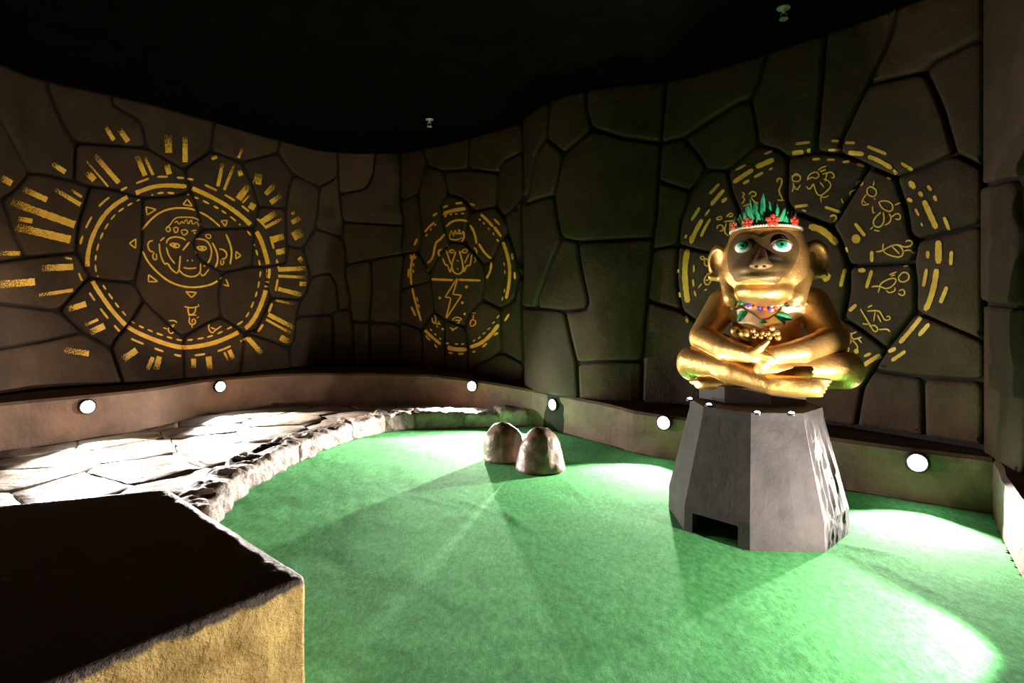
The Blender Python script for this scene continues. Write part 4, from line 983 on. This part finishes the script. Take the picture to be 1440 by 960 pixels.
# head
Fd.ell((XC, -.015, .665), (.212, .19, .17), .03)
def skull(X, Y, Z):                                          # flat-topped cranium under the crown
    q = (np.sqrt(((X-XC)/.176)**2+((Y+.012)/.164)**2)-1)*.17+.055; w = np.abs(Z-.735)-.048
    return np.sqrt(np.maximum(q, 0)**2+np.maximum(w, 0)**2)+np.minimum(np.maximum(q, w), 0)-.055
Fd.put(skull, (XC-.3, -.3, .58), (XC+.3, .3, .9), .04)
Fd.ell((XC, .02, .50), (.14, .12, .10), .05)
Fd.ell((XC, -.05, .58), (.200, .170, .13), .05)              # cheeks
Fd.ell((XC, -.105, .500), (.145, .165, .075), .02)           # chin below the mouth line
Fd.ell((XC, -.165, .605), (.125, .140, .068), .025)          # muzzle, ends in the mouth line
Fd.ell((XC, -.19, .565), (.112, .125, .030), .02)
for sx in (-1, 1):
    Fd.cap((XC+sx*.165, -.05, .585), (XC+sx*.148, -.125, .475), .060, .046, .006)  # cheek ruffs ending in tufts
    for dx, dy in ((.128, -.150), (.150, -.135), (.172, -.105)):
        Fd.cap((XC+sx*dx, dy, .46), (XC+sx*(dx+.004), dy+.002, .432), .02, .008, .022)
# ears
for sx in (-1, 1):
    a = sx*math.radians(35); rot = np.array([[math.cos(a), -math.sin(a), 0], [math.sin(a), math.cos(a), 0], [0, 0, 1]])
    Fd.ell((XC+sx*.232, .00, .668), (.075, .034, .098), .012, rot=rot)
    Fd.ell((XC+sx*.245, -.032, .672), (.048, .026, .066), .008, sub=True, rot=rot)
    Fd.cap((XC+sx*.20, -.025, .575), (XC+sx*.27, -.01, .588), .02, .018, .015)
V, Q = Fd.mesh(); body = mesh_obj('body', V, Q, M['gold'], statue)
BODY = BVHTree.FromPolygons([Vector(v) for v in V], [tuple(int(i) for i in q) for q in Q])
def hit(px, py, off=.0, fall=-.22):
    o, d = loc_ray(px, py); l, n, i, dist = BODY.ray_cast(Vector(o), Vector(d))
    if l is None or l.y > fall+.25:
        p = on_plane(px, py, fall); return Vector(p), Vector((0, -1, 0))
    return l+n*off, n
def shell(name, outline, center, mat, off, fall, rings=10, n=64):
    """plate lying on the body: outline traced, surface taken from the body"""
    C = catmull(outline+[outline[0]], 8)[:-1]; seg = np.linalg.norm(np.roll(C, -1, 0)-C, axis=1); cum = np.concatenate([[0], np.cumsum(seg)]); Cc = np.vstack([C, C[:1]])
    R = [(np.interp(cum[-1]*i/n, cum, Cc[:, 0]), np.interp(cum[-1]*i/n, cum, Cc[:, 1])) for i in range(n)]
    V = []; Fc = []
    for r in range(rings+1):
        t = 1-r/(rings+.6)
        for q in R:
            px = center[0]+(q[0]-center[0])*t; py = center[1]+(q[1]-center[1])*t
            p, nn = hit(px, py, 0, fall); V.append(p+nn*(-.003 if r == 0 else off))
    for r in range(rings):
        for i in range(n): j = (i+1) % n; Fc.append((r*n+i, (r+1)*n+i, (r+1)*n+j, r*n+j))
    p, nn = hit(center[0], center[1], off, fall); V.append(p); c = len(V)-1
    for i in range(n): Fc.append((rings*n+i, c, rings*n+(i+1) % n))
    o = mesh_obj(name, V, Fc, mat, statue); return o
shell('face_mask', [(1071, 331), (1055, 324), (1038, 327), (1026, 340), (1021, 360), (1023, 380), (1030, 392), (1035, 397), (1060, 394), (1091, 399), (1100, 394), (1114, 380), (1124, 360), (1125, 342), (1114, 327), (1097, 322), (1083, 324)], (1070, 360), M['bronze'], .006, -.22)
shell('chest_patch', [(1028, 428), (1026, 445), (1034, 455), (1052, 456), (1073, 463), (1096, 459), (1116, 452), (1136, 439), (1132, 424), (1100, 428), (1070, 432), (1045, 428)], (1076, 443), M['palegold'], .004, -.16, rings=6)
# nose
Fn = Field((XC-.09, -.46, .56), (XC+.09, -.18, .76), .005)
nb, _ = hit(1067, 349, 0, -.25); nt_, _ = hit(1064, 372, 0, -.33)
Fn.cap((XC, nb.y+.010, .712), (XC, nt_.y-.004, .636), .013, .034, .0); Fn.ell((XC, nt_.y+.004, .622), (.054, .036, .022), .014)
V, Q = Fn.mesh(); nose = mesh_obj('nose', V, Q, M['bronze'], statue)
for sx in (-1, 1): ellipsoid('nostril', (XC+sx*.017, nt_.y-.030, .613), (.010, .008, .0055), M['black'], nose)
# eyes
for px, py, w in ((1046.5, 348, 1.0), (1098.5, 346.5, 1.0)):
    p, n = hit(px, py, 0, -.2); n = (Vector((n.x*.6, -1, .05))).normalized()
    zq = Vector((0, 0, 1)); xq = n.cross(zq).normalized()*-1; zq = xq.cross(n)*-1
    if zq.z < 0: zq = -zq
    Rm = np.array([xq[:], (-n)[:], zq[:]]).T
    eye = ellipsoid('eye', p, (.047, .022, .032), M['white'], statue, Rm, 3)
    ic = p+n*.0105+zq*.006
    ellipsoid('iris', ic, (.029, .015, .0255), M['iris'], eye, Rm, 3); ellipsoid('pupil', ic+n*.0105, (.0115, .006, .0115), M['black'], eye, Rm)
    # upper lid
    vs, fc = tube([p+xq*(.05*math.cos(a))+zq*(.034*math.sin(a))+n*(.012*math.sin(a)) for a in np.linspace(.05, math.pi-.05, 14)], .0032, 6)
    mesh_obj('eyelid', vs, fc, M['bronze'], statue)
# crown
crown = empty('crown'); crown.parent = statue
def band_pt(a, dr=0.0, dz=0.0):
    return Vector((XC+(.170+dr)*math.sin(a), -.012-(.158+dr)*math.cos(a), .818+.012*math.cos(a)+dz))
vs, fc = [], []
nb_ = 84
for i in range(nb_):
    c = band_pt(2*math.pi*i/nb_); v, f = ICO2; b = len(vs); vs += [tuple(c+Vector(q)*.0085) for q in v]; fc += [tuple(b+k for k in t) for t in f]
tag(mesh_obj('bead_string', vs, fc, M['cream'], crown), kind='stuff')
def leaf_mesh(L, w, curl=.2):
    V = []; Fc = []; n = 7
    for i in range(n+1):
        t = i/n; ww = w*math.sin(math.pi*min(1, .18+.82*t))**.8 if t < .999 else 0.0; z = L*t; y = curl*L*t*t
        V += [(-ww, y, z), (0, y-ww*.35, z), (ww, y, z), (0, y+ww*.2+.002, z)]
    for i in range(n):
        for k in range(4): Fc.append((i*4+k, i*4+(k+1) % 4, i*4+4+(k+1) % 4, i*4+4+k))
    return V, Fc
for i in range(43):
    a = math.radians(-64+128*i/42)-.08; c = math.exp(-(a/.45)**2)
    L = (.078+.060*c)*random.uniform(.8, 1.1)
    if i in (19, 22): L = .168
    V, Fc = leaf_mesh(L, .0105+.003*c, .12)
    o = mesh_obj('leaf', V, Fc, M['leaf'], crown); o.location = band_pt(a, -.012, .0); o.rotation_euler = (random.uniform(-.12, .12), a*.75+random.uniform(-.12, .12), a*.9)
for adeg, sc in ((-52, .9), (-24, 1.1), (14, 1.2), (50, 1.0)):
    a = math.radians(adeg); c = band_pt(a, .012, .022); nn = Vector((math.sin(a), -math.cos(a), .1)).normalized(); u = Vector((math.cos(a), math.sin(a), 0)); w_ = nn.cross(u)
    fl = empty('flower'); fl.parent = crown
    for k in range(5):
        an = 2*math.pi*k/5+.3; d = u*math.cos(an)+w_*math.sin(an); tdir = nn.cross(d)
        ellipsoid('petal', c+d*.016*sc, (.0135*sc, .0115*sc, .005), M['flower'], fl, np.array([d[:], tdir[:], nn[:]]).T)
    ellipsoid('flower_centre', c+nn*.004, (.006, .006, .006), M['orange'], fl)
for fl in [c for c in crown.children if c.name.startswith('flower')]:
    # flowers are parts of the crown: petals joined to keep three levels
    me_v, me_f = [], []
    for ch in list(fl.children):
        b = len(me_v); me_v += [v.co[:] for v in ch.data.vertices]; me_f += [tuple(b+i for i in p.vertices) for p in ch.data.polygons]; bpy.data.objects.remove(ch)
    bpy.data.objects.remove(fl); mesh_obj('flower', me_v, me_f, M['flower'], crown)
# necklace
neck = empty('necklace'); neck.parent = statue
def necklace_pt(px, py, off): p, n = hit(px, py, 0, -.2); return p+n*off
cordpts = [necklace_pt(px, py, .008) for px, py in [(1041, 423), (1053, 427), (1061, 429), (1068, 431), (1075, 431.5), (1082, 432), (1090, 431), (1105, 428)]]
vs, fc = tube(cordpts, .002, 6); mesh_obj('cord', vs, fc, M['twig'], neck)
for i, p in enumerate(cordpts[1:7]): ellipsoid('bead', p, (.0115,)*3, M['blue' if i % 2 == 0 else 'orange'], neck)
for px, py, s in ((1042, 424, .95), (1105, 429, 1.0)): ellipsoid('green_bead', necklace_pt(px, py, .008), (.017*s, .008, .011*s), M['leaf'], neck)
tw = [necklace_pt(px, py, .008) for px, py in [(1043, 428), (1049, 436), (1058, 441), (1070, 450), (1080, 449), (1092, 441), (1099, 432)]]
vs, fc = tube(tw, .003, 6); mesh_obj('twig', vs, fc, M['twig'], neck)
def leaf_cluster(px, py, angs, L):
    p = necklace_pt(px, py, .012)
    V = []; Fc = []
    for a in angs:
        v, f = leaf_mesh(L, L*.27, .06); b = len(V); ca, sa = math.cos(a), math.sin(a)
        V += [(p.x+x*ca+z*sa, p.y+y, p.z-x*sa+z*ca) for x, y, z in v]; Fc += [tuple(b+k for k in q) for q in f]
    mesh_obj('pendant_leaf', V, Fc, M['leaf'], neck)
leaf_cluster(1049, 438, [math.pi*.72+math.pi*.45, math.pi*1.05, math.pi*.86], .068)
leaf_cluster(1092, 443, [math.pi*.62, math.pi*.85, math.pi*1.1], .072)
leaf_cluster(1073, 452, [math.pi*1.12, math.pi, math.pi*.88], .058)
# cluster of golden balls between the hands
for px, py, r in ((1059, 465, .013), (1064, 470, .012), (1072, 468, .012), (1080, 468.5, .013), (1086, 461.5, .014), (1093, 468, .0145), (1082, 474.5, .013), (1094, 474.5, .0155), (1061, 474, .010), (1076, 471, .009), (1088, 470, .012), (1070, 474, .011)):
    q = on_plane(px, py, -.31); ellipsoid('gold_ball', q, (r,)*3, M['gold'], statue)
# dark block the statue sits on
bm = bmesh.new(); z0 = (PZ+.001-MK_C[2])/MK_S; rr = .27
lo = [bm.verts.new((XC-.06+rr*math.cos(math.pi/8+k*math.pi/4), -.06+rr*math.sin(math.pi/8+k*math.pi/4), z0)) for k in range(8)]; hi = [bm.verts.new((v.co.x, v.co.y, .03)) for v in lo]
bm.faces.new(lo[::-1]); bm.faces.new(hi)
for k in range(8): bm.faces.new((lo[k], lo[(k+1) % 8], hi[(k+1) % 8], hi[k]))
bm_obj('seat_block', bm, M['seat'], statue)

# ------------------------------------------------------------------ ceiling sprinklers
def sprinkler(px, py, label):
    d = F*(CEIL-CAMZ)/(HY-py); root = empty('sprinkler', ((px-HX)/F*d, d, CEIL))
    bm_obj('escutcheon', lathe_bm([(.042, 0), (.040, -.006), (.02, -.010), (.0005, -.010)], 20), M['chrome'], root)
    bm_obj('stem', lathe_bm([(.012, -.008), (.012, -.03), (.008, -.034), (.0005, -.034)], 12), M['chrome'], root)
    for s in (-1, 1):
        v, f = tube([(s*.008, 0, -.03), (s*.020, 0, -.045), (s*.016, 0, -.062), (s*.004, 0, -.072)], .003, 6); mesh_obj('frame_arm', v, f, M['chrome'], root)
    bm_obj('deflector', lathe_bm([(.0005, -.070), (.026, -.070), (.028, -.074), (.0005, -.074)], 16), M['chrome'], root)
    tag(root, label, 'sprinkler', 'ceiling sprinklers')
sprinkler(604, 168, 'small pale fire sprinkler on the black ceiling left of centre')
sprinkler(1102, 11, 'dim fire sprinkler on the ceiling above the statue')
